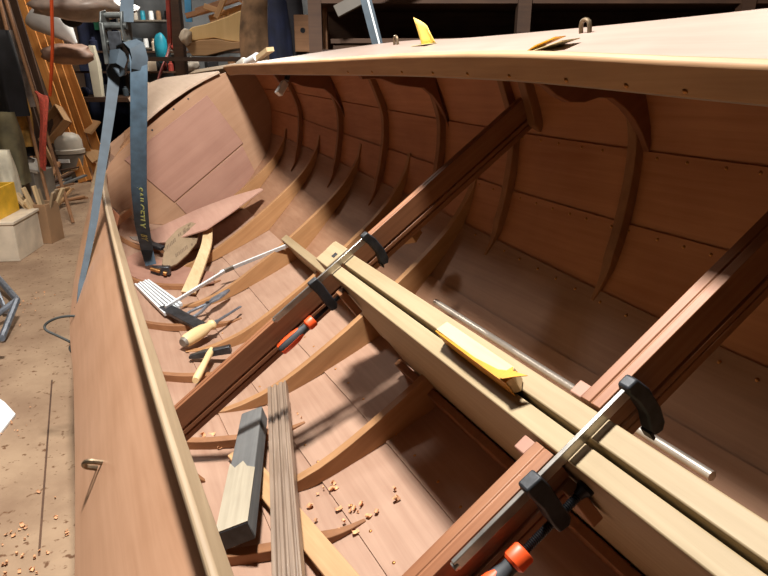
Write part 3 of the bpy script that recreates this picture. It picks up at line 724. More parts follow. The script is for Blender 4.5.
# ratchet
rt = bpy.data.objects.new('ratchet', None)
mb = MB()
for dx in (-.045, .035):
    mb.prism([(-.05, .02), (-.03, .07), (.02, .08), (.05, .03), (.045, -.07), (.01, -.085), (-.03, -.06)], lambda a, b, e: (dx + .006 * e, a, b + .03))
mb.tube([(-.05, -.02, .05), (.05, -.02, .05)], .014, 10); mb.tube([(-.05, .0, -.01), (.05, .0, -.01)], .012, 10); mb.tube([(-.052, .01, .09), (.05, .01, .09)], .012, 10)
mb.build('ratchet', M_RATCH, t, bevel=.001)
mb = MB(); mb.box(-.042, -.026, -.06, -.045, -.09, .06); mb.build('ratchet_handle', M_RATCH, t, bevel=.003)
mb = MB(); mb.box(-.02, .03, -.045, -.035, -.055, .03); mb.build('ratchet_pawl', M_IRON, t, bevel=.002)
# strap going up to the ceiling
pu = rel([W(127, -160, YS), W(127, 0, YS), W(127, 22, YS - .02)]); mb = MB(); mb.ribbon(pu, (1, 0, 0), .052, .003); mb.build('upper_leg', M_BLUEG, t)
# buckle at the tail end
mb = MB(); bo = bpt((4.70, .565, -.125)) - O
mb.box(bo.x - .035, bo.x + .055, bo.y - .012, bo.y + .02, bo.z - .03, bo.z + .012); bk = mb.build('buckle', M_DSTEEL, t, bevel=.004)
mb = MB(); mb.tube([(bo.x - .03, bo.y - .016, bo.z + .005), (bo.x + .015, bo.y - .02, bo.z - .008)], .009, 10); mb.tube([(bo.x + .03, bo.y - .018, bo.z - .016), (bo.x + .045, bo.y - .018, bo.z - .02)], .011, 10); mb.build('buckle_bar', M_BRASS, bk)
# woven lettering, read down the strap
def letters(txt, pts, size):
    cu = bpy.data.curves.new('lettering', 'FONT'); cu.body = txt; cu.size = size; cu.align_x = 'LEFT'; cu.align_y = 'CENTER'; cu.extrude = .0006; cu.space_character = 1.12; cu.offset = .0008
    o = bpy.data.objects.new('lettering', cu); COL.objects.link(o); cu.materials.append(M_LETTER)
    return o
# bend each glyph run onto the tail: one text object per straight stretch
def strap_text(txt, a, b, size):
    o = letters(txt, None, size); o.name = 'lettering'
    a, b = Vector(a), Vector(b); x = (b - a).normalized(); nrm = Vector((0, -1, 0)); nrm = (nrm - x * nrm.dot(x)).normalized(); y = nrm.cross(x)
    m = Matrix((x, y, nrm)).transposed().to_4x4(); m.translation = a + nrm * .0022
    o.matrix_world = m; bpy.context.view_layer.update()
    me = bpy.data.meshes.new_from_object(o.evaluated_get(bpy.context.evaluated_depsgraph_get())); bpy.data.objects.remove(o)
    o = bpy.data.objects.new('lettering', me); COL.objects.link(o); o.parent = tail; o.matrix_local = m
strap_text('SAILGETLY', W(138.9, 187, YS - .004) - O, W(142, 225, YS + .08) - O, .042)
strap_text('BY', W(143.6, 234, YS + .12) - O, W(148, 254, bpt((4.75, .575, -.088)).y) - O, .04)
# second strap, behind the far side deck
t2 = thing('lifting_strap', 'plain grey blue strap rising from behind the far side deck', 'strap', Matrix.Translation(W(371, 20, 2.75)))
O2 = W(371, 20, 2.75); mb = MB(); mb.ribbon([W(352, -60, 2.75) - O2, W(366, 0, 2.75) - O2, W(378, 46, 2.75) - O2, W(384, 75, 2.75) - O2], (1, 0, .2), .044, .004); mb.build('webbing', M_BLUEG, t2)
mb = MB(); mb.ribbon([W(354, -60, 2.745) - O2, W(368, 0, 2.745) - O2, W(380, 46, 2.745) - O2], (1, 0, .2), .006, .004); mb.build('edge_stitching', M_WHITE, t2)

# black cord loop at the near gunwale
c0 = hull(3.42, 0, 1) + V(0, -.03, .02)
P = [bpt(c0)] + [wpt(*q) for q in ((84, 318, 1.86), (72, 316, 1.85), (57, 318, 1.84), (46, 324, 1.83), (46, 330, 1.82), (58, 336, 1.82), (70, 342, 1.82), (76, 348, 1.83), (72, 352, 1.84), (70, 347, 1.85), (76, 341, 1.86), (79, 338, 1.88))]
mb = MB(); mb.tube(smooth_path(P), .0042, 8); tag(mb.build('cord_loop', M_CORD, None, WORLD), 'dark cord loop hanging out from the near gunwale above the floor', 'cord')

# ---------------------------------------------------------------- workshop: floor, walls
mb = MB(); mb.box(-4.6, 5.2, -2.5, 10.4, -.06, 0); struct(mb.build('floor', M_FLOOR))
mb = MB(); mb.box(-4.6, 5.2, 10.2, 10.35, 0, 3.4); struct(mb.build('wall_back', M_WALLB))
mb = MB(); mb.box(-4.6, -4.45, -2.5, 10.35, 0, 3.4); struct(mb.build('wall_left', M_WALL))
mb = MB(); mb.box(5.05, 5.2, -2.5, 10.35, 0, 3.4); struct(mb.build('wall_right', M_WALL))
mb = MB(); mb.box(-4.6, 5.2, -2.65, -2.5, 0, 3.4); struct(mb.build('wall_front', M_WALL))
mb = MB(); mb.box(-4.6, 5.2, -2.65, 10.35, 3.4, 3.5); struct(mb.build('ceiling', M_CEIL))
# joints between the floor sheets
mb = MB(); a = fpt(52, 380); b = fpt(39, 556); mb.ribbon([a + V(0, 0, .0005), b + V(0, 0, .0005)], (1, 0, 0), .006, .001); struct(mb.build('trim_1', M_DARKW))

# cradle carrying the hull
keel_pts = [bpt(hull(X, t_, 1, .03)) for X in (1.0, 4.4) for t_ in XS(0, 8, 16)]
for X, lab in ((1.1, 'timber trestle under the near end of the hull'), (4.4, 'timber trestle under the hull below the lifting strap')):
    P = [bpt(hull(X, t_, s_, .03)) for s_, ts in ((1, XS(3.0, 8, 10)), (-1, XS(8, 6.5, 4))) for t_ in ts]
    low = min(P, key=lambda p: p.z)
    if low.z > .02:
        d = bdir((1, 0, 0)); d.z = 0; d.normalize()
        mb = MB(); mb.loft([[p - d * .05, p + d * .05, V(p.x, p.y, 0) + d * .05, V(p.x, p.y, 0) - d * .05] for p in P])
        tag(mb.build('trestle', M_BROWNW), lab, 'trestle')

# ---------------------------------------------------------------- workshop clutter, left side
def crate(x, y, z, sx, sy, sz, rz, mat, label, name='crate', cat='crate', slot=True, group=None, open_top=True):
    M = Matrix.Translation((x, y, z)) @ Matrix.Rotation(rz, 4, 'Z')
    t = thing(name, label, cat, M, group)
    w = .014
    mb = MB(); mb.box(-sx / 2, sx / 2, -sy / 2, sy / 2, 0, w); mb.build('base', mat, t, bevel=.002)
    for a in ((-sx / 2, sx / 2, -sy / 2, -sy / 2 + w), (-sx / 2, sx / 2, sy / 2 - w, sy / 2), (-sx / 2, -sx / 2 + w, -sy / 2 + w, sy / 2 - w), (sx / 2 - w, sx / 2, -sy / 2 + w, sy / 2 - w)):
        mb = MB(); mb.box(a[0], a[1], a[2], a[3], w, sz); mb.build('side', mat, t, bevel=.002)
    if not open_top:
        mb = MB(); mb.box(-sx / 2 - .01, sx / 2 + .01, -sy / 2 - .01, sy / 2 + .01, sz, sz + .02); mb.build('lid', mat, t, bevel=.003)
    if slot:
        mb = MB(); mb.box(-sx * .22, sx * .22, -sy / 2 - .003, -sy / 2 + .002, sz * .68, sz * .82); mb.build('hand_slot', M_BLACK, t)
    return t
cb_ = fpt(30, 263) + V(-.10, 0, 0)
crate(cb_.x - .27, cb_.y + .21, 0, .52, .40, .25, .12, M_WCR, 'dusty white wooden crate on the floor under the yellow crate', open_top=False)
crate(cb_.x - .33, cb_.y + .20, .27, .44, .34, .20, .12, M_YCR, 'yellow crate standing on the dusty white crate, holding bottles')
for i, (dx, dy, h, r, m, nm) in enumerate(((-.30, .12, .2, .035, M_BLACK, 'black bottle in the yellow crate, left of the others'), (-.36, .24, .23, .04, M_TEAL, 'teal bottle at the back of the yellow crate'), (-.27, .26, .26, .03, M_GREYP, 'grey bottle in the yellow crate, right of the others'), (-.48, .15, .18, .04, M_WHITE, 'white tub at the left end of the yellow crate'))):
    t = thing('bottle', nm, 'bottle', Matrix.Translation((cb_.x + dx, cb_.y + dy, .285)), 'bottles in the yellow crate')
    mb = MB(); mb.lathe([(0, r * .9), (.005, r), (h * .65, r), (h * .8, r * .45), (h * .95, r * .4)], 14); o = mb.build('body', m, t); o.rotation_euler = (0, -math.pi / 2, 0)
    mb = MB(); mb.lathe([(h * .95, r * .5), (h * 1.06, r * .48)], 12); o = mb.build('cap', M_RED if i % 2 else M_GREYL, t); o.rotation_euler = (0, -math.pi / 2, 0)
# cardboard box filled with offcuts
bx_ = fpt(40, 245)
crate(bx_.x + .02, bx_.y + .12, 0, .12, .16, .29, -.1, plain('brown cardboard', (150, 116, 84), .8, 0, .06, 6), 'tall brown box of pale offcuts beside the white crate', 'offcut_box', 'box', slot=False)
rnd = random.Random(11)
for i in range(9):
    p = V(bx_.x + .02 + rnd.uniform(-.035, .035), bx_.y + .12 + rnd.uniform(-.05, .05), .12)
    d = V(rnd.uniform(-.8, .5), rnd.uniform(-.5, .3), 1.0).normalized()
    M = frame(p, p + d, (1, 0, .2)); mb = MB(); L = rnd.uniform(.22, .32); mb.box(0, L, -.02, .02, -.008, .008)
    tag(mb.build('offcut', M_PINE if i % 3 else M_RAIL, None, M, bevel=.002), 'pale offcut standing in the tall brown box', 'offcut', 'offcuts in the brown box')
# dark debris sticks behind the box
for i in range(70):
    q = fpt(rnd.uniform(10, 60), rnd.uniform(174, 214)); a = rnd.gauss(1.9, .7); L = rnd.uniform(.2, .55)
    p0 = V(q.x, q.y, rnd.uniform(.02, .16)); p1 = p0 + V(math.cos(a) * L, math.sin(a) * L, rnd.uniform(-.01, .14))
    M = frame(p0, p1); mb = MB(); w = rnd.uniform(.008, .025); mb.box(0, L, -w, w, -.008, .008)
    tag(mb.build('scrap_stick', [M_BROWNW, M_DARKW, M_TAN, M_GREYW][i % 4], None, M, bevel=.001), 'scrap wood stick in the heap on the floor behind the crates', 'stick', 'scrap heap on the floor')
# vacuum cleaner
vb = fpt(68, 183)
t = thing('shop_vacuum', 'grey shop vacuum cleaner with pale domed lid at the end of the floor aisle', 'vacuum', Matrix.Translation((vb.x, vb.y + .15, 0)))
def zlathe(prof, name, mat, par, n=20, loc=(0, 0, 0)):
    mb = MB(); mb.lathe(prof, n); o = mb.build(name, mat, par); o.rotation_euler = (0, -math.pi / 2, 0); o.location = loc; return o
zlathe([(.05, .13), (.06, .15), (.30, .155), (.31, .14)], 'tank', M_GREYP, t)
zlathe([(.31, .165), (.35, .168), (.36, .155)], 'rim', M_GREYL, t)
zlathe([(.36, .15), (.45, .145), (.50, .12), (.53, .06), (.535, .005)], 'lid', M_GREYL, t)
mb = MB(); mb.box(-.06, .06, -.165, -.14, .22, .26); mb.build('label_plate', M_WHITE, t, bevel=.003)
for a in range(4):
    mb = MB(); mb.tube([(.12 * math.cos(a * 1.57 + .7), .12 * math.sin(a * 1.57 + .7), .0), (.12 * math.cos(a * 1.57 + .7), .12 * math.sin(a * 1.57 + .7), .06)], .025, 10); mb.build('castor', M_BLACK, t)
# wooden tray and boards leaning behind the vacuum
M = frame(wpt(47, 150, 6.9), wpt(73, 118, 6.9), (-.4, -.8, .4))
t = thing('wooden_tray', 'brown wooden drawer tilted on the heap behind the vacuum cleaner', 'drawer', M)
mb = MB(); mb.box(0, .44, -.02, .24, -.01, .0); mb.build('bottom', M_BROWNW, t); 
for a in ((0, .44, -.02, -.005, 0, .09), (0, .44, .225, .24, 0, .09), (0, .015, -.005, .225, 0, .09), (.425, .44, -.005, .225, 0, .09)):
    mb = MB(); mb.box(*a); mb.build('side', M_TAN, t, bevel=.002)
for i, (a, b, y, w, lab) in enumerate((((72, 128), (98, 160), 7.3, .14, 'flat tan board slanting in the heap right of the wooden drawer'), ((76, 142), (96, 185), 7.2, .06, 'brown batten leaning right of the vacuum cleaner'), ((78, 105), (92, 150), 7.6, .1, 'dull plank leaning behind the flat tan board'), ((70, 122), (96, 128), 7.4, .18, 'tan ply piece lying on top of the heap'))):
    p0, p1 = wpt(*a, y), wpt(*b, y - .3); M = frame(p0, p1, (.2, -.8, .5)); L = (p1 - p0).length
    mb = MB(); mb.box(0, L, -w / 2, w / 2, -.01, .01); tag(mb.build('loose_board', [M_TAN, M_BROWNW, M_DARKW, M_TAN][i], None, M, bevel=.002), lab, 'board')
# sticks and dark pole in front of the vacuum
for i, (a, b, r, m, lab) in enumerate((((47, 142), (66, 190), .014, M_BLACK, 'thin black pole leaning left of the vacuum cleaner'), ((40, 138), (67, 192), .02, M_TAN, 'tan stick leaning beside the thin black pole'), ((33, 140), (42, 175), .025, M_TAN, 'short tan stick leaning under the red rope'), ((26, 142), (36, 176), .022, M_BROWNW, 'brown stick leaning at the left of the red rope'))):
    p1 = fpt(*b); p0 = wpt(*a, p1.y + .35); M = frame(p1, p0, (0, -1, 0)); L = (p0 - p1).length
    mb = MB(); mb.box(0, L, -r, r, -r * .7, r * .7); tag(mb.build('leaning_stick', m, None, M, bevel=.002), lab, 'stick')
# tall golden boards leaning on the left
for i in range(7):
    pb = (32 + 9 * i + (i % 2) * 2, 118 + (i % 3) * 5); pt_ = (-10 + 7.6 * i, -22)
    y = 6.6 + .05 * i
    p0, p1 = wpt(*pb, y + .3), wpt(*pt_, y + .75); d = (p0 - p1).normalized()
    if p0.z > .05: p0 = p0 + d * ((p0.z - .01) / -d.z)
    M = frame(p0, p1, (0, -1, .3)); L = (p1 - p0).length
    w = [.05, .04, .055, .045, .06, .05, .05][i]
    mb = MB(); mb.box(0, L, -w, w, -.012, .012)
    tag(mb.build('leaning_board', M_GOLD if i > 2 else M_DARKW, None, M, bevel=.002), ['dark plank leaning at the far left of the row of boards', 'dark plank second from the left in the leaning row', 'dark plank next to the golden boards in the leaning row', 'golden board leaning, leftmost of the golden ones', 'golden board second from the left, behind the orange cable', 'golden board third from the left, just right of the orange cable', 'golden board leaning at the right end of the row'][i], 'board', 'boards leaning on the left')
# thin rods at the far left
for i, (a, b) in enumerate((((2, 10), (24, 100)), ((7, 4), (33, 90)), ((-4, 20), (14, 110)))):
    p0, p1 = wpt(*a, 5.4 + .1 * i), wpt(*b, 5.2 + .1 * i); d = (p1 - p0).normalized(); p1 = p1 + d * ((p1.z - .01) / -d.z)
    mb = MB(); mb.tube([p0 - d * .5, p1], .014, 8); tag(mb.build('thin_rod', M_BROWNW), ['thin brown rod leaning left, behind the grey cloth bundle', 'thin brown rod leaning nearest the dark planks', 'thin brown rod leaning at the extreme left edge'][i], 'rod', 'rods leaning at the left edge')
# dark hanging work clothes at the left edge
def cloth(p, w, h, d, mat, label, name='hanging_cloth', cat='cloth', seed=1, taper=.55):
    r = random.Random(seed); mb = MB(); rings = []; n = 28
    ph = [r.uniform(0, 6.28) for _ in range(4)]
    for i in range(11):
        q = i / 10; sx = w / 2 * (taper + (1 - taper) * math.sin(min(1, q * 1.6) * 1.57)) * (1 - .12 * q * q)
        ring = []
        for k in range(n):
            a = 2 * math.pi * k / n
            f = 1 + .16 * math.sin(5 * a + ph[0] + q) * q + .10 * math.sin(9 * a + ph[1] - 2 * q) * q
            ring.append(V(sx * math.cos(a) * f + .03 * w * math.sin(4 * q + ph[2]), d / 2 * math.sin(a) * f * (.5 + .5 * min(1, q * 3)), -h * q))
        rings.append(ring)
    mb.loft(rings); o = mb.build(name, mat, None, Matrix.Translation(p), center=False, smooth=80)
    return tag(o, label, cat)
cloth(wpt(0, 30, 5.0), .2, .62, .2, M_BLACK, 'black jacket hanging at the left edge above the bags', seed=3)
cloth(wpt(22, 112, 5.4), .14, .36, .14, M_BLACK, 'dark cloth hanging left of the red rope', seed=4)
cloth(wpt(10, 30, 5.6), .16, .62, .14, plain('grey cloth', (120, 112, 108), .85, 0, .3, 8, .2), 'grey cloth bundle hanging behind the thin rods', seed=6)
cloth(wpt(15, 96, 5.25), .2, .40, .14, plain('golden bag', (190, 146, 74), .7, 0, .35, 8, .2), 'golden paper bag between the dark hanging clothes', 'paper_bag', 'bag', seed=8, taper=.85)
cloth(wpt(4, 112, 4.9), .18, .55, .2, plain('olive bag', (104, 96, 70), .8, 0, .2, 8, .2), 'olive bag standing under the black jacket at the left edge', 'bag', 'bag', seed=9, taper=.8)
cloth(wpt(2, 150, 4.7), .14, .36, .14, plain('white tub', (224, 214, 190), .6, 0, .15, 8), 'whitish sack at the left edge above the yellow crate', 'sack', 'bag', seed=10, taper=.8)
mb = MB(); p = wpt(22, 160, 5.3); mb.box(-.2, .12, -.18, .14, -.03, .0)
tag(mb.build('grey_shelf', M_GREYL, None, Matrix.Translation(p) @ Matrix.Rotation(.4, 4, 'Y') @ Matrix.Rotation(.5, 4, 'Z'), bevel=.004), 'pale grey panel lying tilted on the scrap heap', 'panel')
mb = MB(); p = wpt(19, 165, 5.35); mb.box(-.22, .2, -.16, .16, 0, p.z - .04)
tag(mb.build('grey_box', M_GREYP, None, Matrix.Translation((p.x, p.y, 0)), bevel=.006), 'dark grey box under the tilted pale panel', 'box')
# red rope hank and orange cable
t = thing('rope_hank', 'hank of red rope hanging above the scrap heap', 'rope', Matrix.Translation(wpt(38, 96, 5.0)))
O_ = wpt(38, 96, 5.0)
for i in range(9):
    px0 = 36 + i * 1.2; mb = MB()
    P = [wpt(36 + i * .8, 92 + i, 5.0), wpt(40 + i * .9, 98, 4.96), wpt(42 + i * .5, 120, 4.96 - .01 * i), wpt(41 + i * .45, 145, 4.96 - .01 * i), wpt(41 + i * .5, 160 + (i * 7) % 13, 4.97)]
    mb.tube([q - O_ for q in smooth_path(P, 4)], .012, 6); mb.build('rope_strand', M_REDR, t)
mb = MB(); mb.tube(smooth_path([wpt(51, -40, 5.5), wpt(51.5, 0, 5.5), wpt(52.5, 40, 5.5), wpt(51.5, 70, 5.5), wpt(50, 96, 5.5)]), .014, 8); tag(mb.build('orange_cable', M_ORC), 'orange cable hanging straight down in front of the golden boards', 'cable')
# white cone shade, clutter above
M = frame(wpt(76, 44, 6.9), wpt(52, 18, 6.9), (0, -1, .2))
t = thing('white_funnel', 'white plastic sheet cone hanging right of the orange cable', 'cone', M)
mb = MB(); mb.lathe([(0, .02), (.15, .10), (.36, .23), (.42, .235), (.41, .225), (.15, .09), (.0, .012)], 20); mb.build('cone', M_WHITE, t)
def blob(p, sx, sy, sz, mat, label, name, cat, seed=1, n=3, amp=.25):
    import bmesh
    bm = bmesh.new(); bmesh.ops.create_icosphere(bm, subdivisions=n, radius=1)
    for v in bm.verts:
        f = 1 + amp * noise.noise(v.co * 1.7 + Vector((seed * 3.1, 0, 0))) + amp * .5 * noise.noise(v.co * 4 + Vector((0, seed * 2.3, 0)))
        v.co = Vector((v.co.x * sx * f, v.co.y * sy * f, v.co.z * sz * f))
    mb = MB(); bm.verts.ensure_lookup_table(); mb.add([v.co.copy() for v in bm.verts], [tuple(v.index for v in f.verts) for f in bm.faces]); bm.free()
    return tag(mb.build(name, mat, None, Matrix.Translation(p), smooth=80, center=False), label, cat)
M_PLAST = plain('clear plastic sheet', (176, 160, 150), .35, 0, .2, 5, .2)
blob(wpt(68, 54, 6.8), .26, .2, .10, plain('brown sheet', (150, 120, 104), .6, 0, .2, 4), 'brown cloth heap under the white cone', 'cloth_heap', 'cloth', 2)
blob(wpt(80, 6, 6.0), .45, .3, .12, M_PLAST, 'crumpled plastic sheeting hung above the navy door', 'plastic_sheeting', 'plastic', 4)
blob(wpt(72, 17, 6.2), .10, .08, .09, M_BLACK, 'dark round thing caught in the plastic sheeting', 'dark_bundle', 'bundle', 5, amp=.1)
mb = MB(); mb.tube(smooth_path([wpt(72, 2, 5.9), wpt(82, 5, 5.9), wpt(95, 6, 5.9), wpt(105, 0, 5.9)]), .03, 8); tag(mb.build('light_tube', M_WHITE), 'white curved tube at the top edge above the navy door', 'tube')
# navy door with green sign
p0 = wpt(78, 78, 9.7); p1 = wpt(109, -30, 9.7)
t = thing('door_curtain', 'tall navy curtain hanging on the back wall left of the ratchet strap', 'curtain', Matrix.Translation((p0.x, 9.7, 0)))
mb = MB(); w = p1.x - p0.x; mb.loft([[V(w * q, .03 * math.sin(q * 22), z) for q in XS(0, 1, 24)] + [V(w * q, .03 * math.sin(q * 22) + .02, z) for q in XS(1, 0, 24)] for z in (.02, 1.2, 2.4)]); mb.build('curtain', M_NAVY, t, smooth=60)
g0 = wpt(95, 30, 9.6); g1 = wpt(110, 20, 9.6); mb = MB(); mb.box(0, g1.x - g0.x, -.01, .01, 0, g1.z - g0.z); sg = tag(mb.build('exit_sign', M_GREEN, None, Matrix.Translation(g0)), 'small green safety sign on the navy curtain', 'sign')
mb = MB(); mb.box(-.02, .05, -.014, -.011, -.035, .035); mb.build('pictogram', M_WHITE, sg)
# jumble of tools and cloths on a bench along the back
t = thing('work_bench', 'long bench along the back wall, mostly hidden under tools and cloths', 'bench', Matrix.Translation((-3.9, 8.6, 0)))
mb = MB(); mb.box(-.4, 3.6, -.35, .5, .78, .84); mb.build('bench_top', M_DARKW, t, bevel=.004)
for x in (-.3, 1.6, 3.5):
    mb = MB(); mb.box(x - .04, x + .04, -.3, -.22, 0, .78); mb.build('leg', M_DARKW, t)
    mb = MB(); mb.box(x - .04, x + .04, .38, .46, 0, .78); mb.build('leg', M_DARKW, t)
cols = [M_NAVY, M_BLACK, M_BLUEG, M_WCR, M_RED, M_GREYL, M_BLACK, M_BROWNW, M_WHITE, M_BLUE, M_GREYP, M_SACK]
names = ['navy', 'black', 'grey blue', 'dusty white', 'faded red', 'pale grey', 'dark', 'brown', 'white', 'blue', 'grey', 'tan']
for z in (1.15, 1.40):
    mb = MB(); mb.box(-.4, 3.6, .0, .45, z - .025, z); t_ = mb.build('back_shelf', M_DARKW, t, bevel=.002)
for i in range(30):
    row = i % 3; z = (.84, 1.15, 1.40)[row]; c_ = i // 3; kind = (i + c_) % 3; s = .06 + .05 * ((i * 13) % 7) / 7
    if row: s = min(s, .1)
    x = -3.95 + .27 * c_ + .06 * row; y = 8.55 + .1 * ((i * 7) % 3)
    nm = names[c_] if kind != 9 else ''
    where = 'on the bench top along the back' if row == 0 else ('on the lower shelf over the back bench' if row == 1 else 'on the upper shelf over the back bench')
    if kind == 0: blob(V(x, y, z + s * .9), s * 1.2, s, s, cols[c_], '%s cloth bundle %s' % (nm, where), 'cloth_bundle', 'cloth', i)
    elif kind == 1:
        mb = MB(); mb.box(-s, s, -s * .8, s * .8, 0, s * 1.6); tag(mb.build('small_box', cols[c_], None, Matrix.Translation((x, y, z)) @ Matrix.Rotation(i * .2, 4, 'Z'), bevel=.006, center=False), '%s small box %s' % (nm, where), 'box')
    else:
        mb = MB(); mb.lathe([(0, s * .5), (s * .05, s * .55), (s * 1.3, s * .55), (s * 1.5, s * .3), (s * 1.8, s * .28)], 12); tag(mb.build('jar', cols[c_], None, Matrix.Translation((x, y, z)) @ Matrix.Rotation(-math.pi / 2, 4, 'Y'), center=False), '%s jar %s' % (nm, where), 'jar')
# white post behind the strap, shelving rack in the far corner with jars
p = wpt(100, 100, 8.35); mb = MB(); mb.loft([[V(.05 * a - .0, .05 * b, 0) for a, b in ((-1, -1), (1, -1), (1, 1), (-1, 1))], [V(.06 * a, .05 * b, .40) for a, b in ((-1, -1), (1, -1), (1, 1), (-1, 1))], [V(.03 * a, .03 * b, .62) for a, b in ((-1, -1), (1, -1), (1, 1), (-1, 1))]])
tag(mb.build('white_offcut', plain('cream offcut', (214, 206, 184), .6, 0, .05, 5), None, Matrix.Translation((p.x, p.y, .84)), bevel=.004, center=False), 'cream tapered offcut standing just left of the blue strap', 'offcut')
rk = thing('tool_rack', 'grey shelving rack with rows of jars behind the red pole', 'rack', Matrix.Translation((wpt(128, 60, 9.2).x, 9.2, 0)))
rw = wpt(176, 60, 9.2).x - wpt(128, 60, 9.2).x
for z in (.5, .85, 1.15, 1.45, 1.8, 2.1):
    mb = MB(); mb.box(0, rw, -.12, .2, z - .02, z); mb.build('shelf', M_GREYP, rk)
for x in (0, rw):
    mb = MB(); mb.box(x - .02, x + .02, -.12, .2, 0, 2.4); mb.build('upright', M_GREYP, rk)
jm = MB(); jm.lathe([(0, .03), (.004, .034), (.09, .034), (.1, .03), (.12, .03)], 10)
jn = [('white', M_WHITE), ('teal', M_TEAL), ('pale grey', M_GREYL), ('red', M_RED), ('dark', M_BLACK), ('tan', M_SACK)]
for zi, z in enumerate((.85, 1.15, 1.45, 1.8)):
    for k in range(6):
        o = jm.build('jar', jn[(k * 5 + zi) % 6][1], None, Matrix.Translation((wpt(128, 60, 9.2).x + rw * (k + .6) / 6.2, 9.2 + .02 * (k % 2), z)) @ Matrix.Rotation(-math.pi / 2, 4, 'Y'), center=False)
        tag(o, '%s jar on the %s shelf of the grey rack' % (jn[(k * 5 + zi) % 6][0], ['lowest stocked', 'second', 'third', 'top'][zi]), 'jar', 'jars on the grey rack')
# teal thing, red pole, dark post, bright blue strip
blob(wpt(161, 48, 8.4), .085, .07, .18, M_TEAL, 'teal oval bag hanging behind the red pole', 'teal_bag', 'bag', 7, amp=.08)
mb = MB(); mb.tube(smooth_path([wpt(166, -30, 6.2), wpt(169, 20, 6.2), wpt(170, 45, 6.2)]), .022, 8); tag(mb.build('red_pole', M_RED), 'faded red pole hanging left of the dark post', 'pole')
mb = MB(); mb.tube(smooth_path([wpt(170, 44, 6.2), wpt(167, 56, 6.0), wpt(163, 66, 5.8), wpt(159, 78, 5.6), wpt(157, 90, 5.5)]), .012, 8); tag(mb.build('pink_cord', plain('pink cord', (206, 120, 116), .6, 0, .05, 20)), 'pink cord running down to the foredeck', 'cord')
p = wpt(180, 66, 6.5); mb = MB(); mb.box(p.x - .05, p.x + .05, 6.5, 6.6, 0, 2.98); tag(mb.build('dark_post', M_DARKW), 'dark timber post right of the red pole', 'post')
p = wpt(189, 22, 6.35); mb = MB(); mb.box(-.03, .03, -.01, .01, 0, .45); tag(mb.build('blue_strip', M_SKYB, None, Matrix.Translation((p.x, p.y, p.z)) @ Matrix.Rotation(.05, 4, 'Y')), 'bright blue strip hanging at the top by the dark post', 'strip')
# big cream bent sheet on a shelf and draped sack
def wsheet(pix, y, dep, mat, label, name, cat, bend=0.0):
    P = [wpt(a, b, y) for a, b in pix]; c = sum(P, Vector()) / len(P); P = [p - c for p in P]; n = len(P)
    mb = MB(); mb.add(P + [p + V(0, dep, 0) for p in P], [tuple(range(n)), tuple(reversed(range(n, 2 * n)))] + [(i, (i + 1) % n, (i + 1) % n + n, i + n) for i in range(n)])
    return tag(mb.build(name, mat, None, Matrix.Translation(c), bevel=.006, center=False), label, cat)
M_CREAMP = wood('cream ply', (212, 176, 118), (232, 200, 144), 'z', .4, .6, .05, .5)
wsheet([(184, 34), (192, 27), (206, 24), (226, 17), (244, 9), (251, 8), (248, 26), (240, 42), (228, 41), (214, 38), (200, 40), (188, 42)], 5.2, .25, M_CREAMP, 'large cream plywood model hull lying on the shelf behind the far bow', 'model_hull', 'model')
wsheet([(184, 44), (200, 40), (216, 39), (232, 42), (256, 40), (258, 46), (230, 50), (206, 56), (192, 56)], 5.15, .3, M_TAN, 'tan shaped plank under the cream model hull', 'shaped_plank', 'plank')
blob(wpt(186, 37, 5.14), .045, .04, .06, M_WCR, 'whitish cloth knot at the left end of the cream model hull', 'cloth_knot', 'cloth', 9)
mb = MB(); a = wpt(178, 62, 5.6); b = wpt(262, 46, 5.6); sz = wpt(200, 57, 5.15).z; mb.box(a.x - .2, b.x + .1, 5.1, 6.6, sz - .03, sz); tag(mb.build('plank_shelf', M_DARKW), 'dark shelf board carrying the cream model hull', 'shelf')
cloth(wpt(256, 0, 4.9), .26, .58, .2, M_SACK, 'brown draped sack hanging right of the cream model hull', 'sack', 'sack', 12, .7)
for i, (a, b, y, r) in enumerate((((196, 12), (244, -4), 5.4, .025), ((204, 6), (228, 14), 5.3, .02), ((186, 16), (216, 8), 5.5, .02), ((226, -6), (216, 18), 5.25, .02), ((240, -2), (262, 10), 5.3, .025), ((210, 20), (256, 4), 5.45, .03))):
    p0, p1 = wpt(*a, y), wpt(*b, y); M = frame(p0, p1, (0, -1, .2)); mb = MB(); L = (p1 - p0).length; mb.box(0, L, -r, r, -r * .6, r * .6)
    tag(mb.build('offcut', M_TAN if i % 2 else M_BROWNW, None, M, bevel=.002), 'timber offcut piled above the cream model hull', 'offcut', 'offcuts piled over the model hull')
# navy jackets, brown box, post, right hand rack
cloth(wpt(277, -12, 4.6), .16, .62, .14, M_NAVY, 'long navy jacket hanging right of the brown sack', 'jacket', 'jacket', 13, .7)
cloth(wpt(294, -12, 4.8), .14, .62, .14, plain('blue black cloth', (30, 28, 34), .85, 0, .3, 9, .2), 'shorter blackish jacket hanging beside the navy jacket', 'jacket', 'jacket', 14, .7)
p = wpt(304, 38, 4.7); mb = MB(); mb.box(-.06, .06, -.05, .08, 0, .24); bxo = tag(mb.build('wooden_box', M_BROWNW, None, Matrix.Translation((p.x, p.y, wpt(304, 52, 4.7).z)), bevel=.004, center=False), 'small brown wooden box with a dark hole, below the blackish jacket', 'box')
mb = MB(); mb.tube([(0, -.052, .14), (0, -.046, .14)], .018, 12); mb.build('hole', M_BLACK, bxo)
p = wpt(321, 30, 4.4); mb = MB(); mb.box(p.x - .04, p.x + .04, 4.4, 4.5, 0, 2.98); tag(mb.build('brown_post', M_BROWNW), 'reddish brown post right of the jackets', 'post')
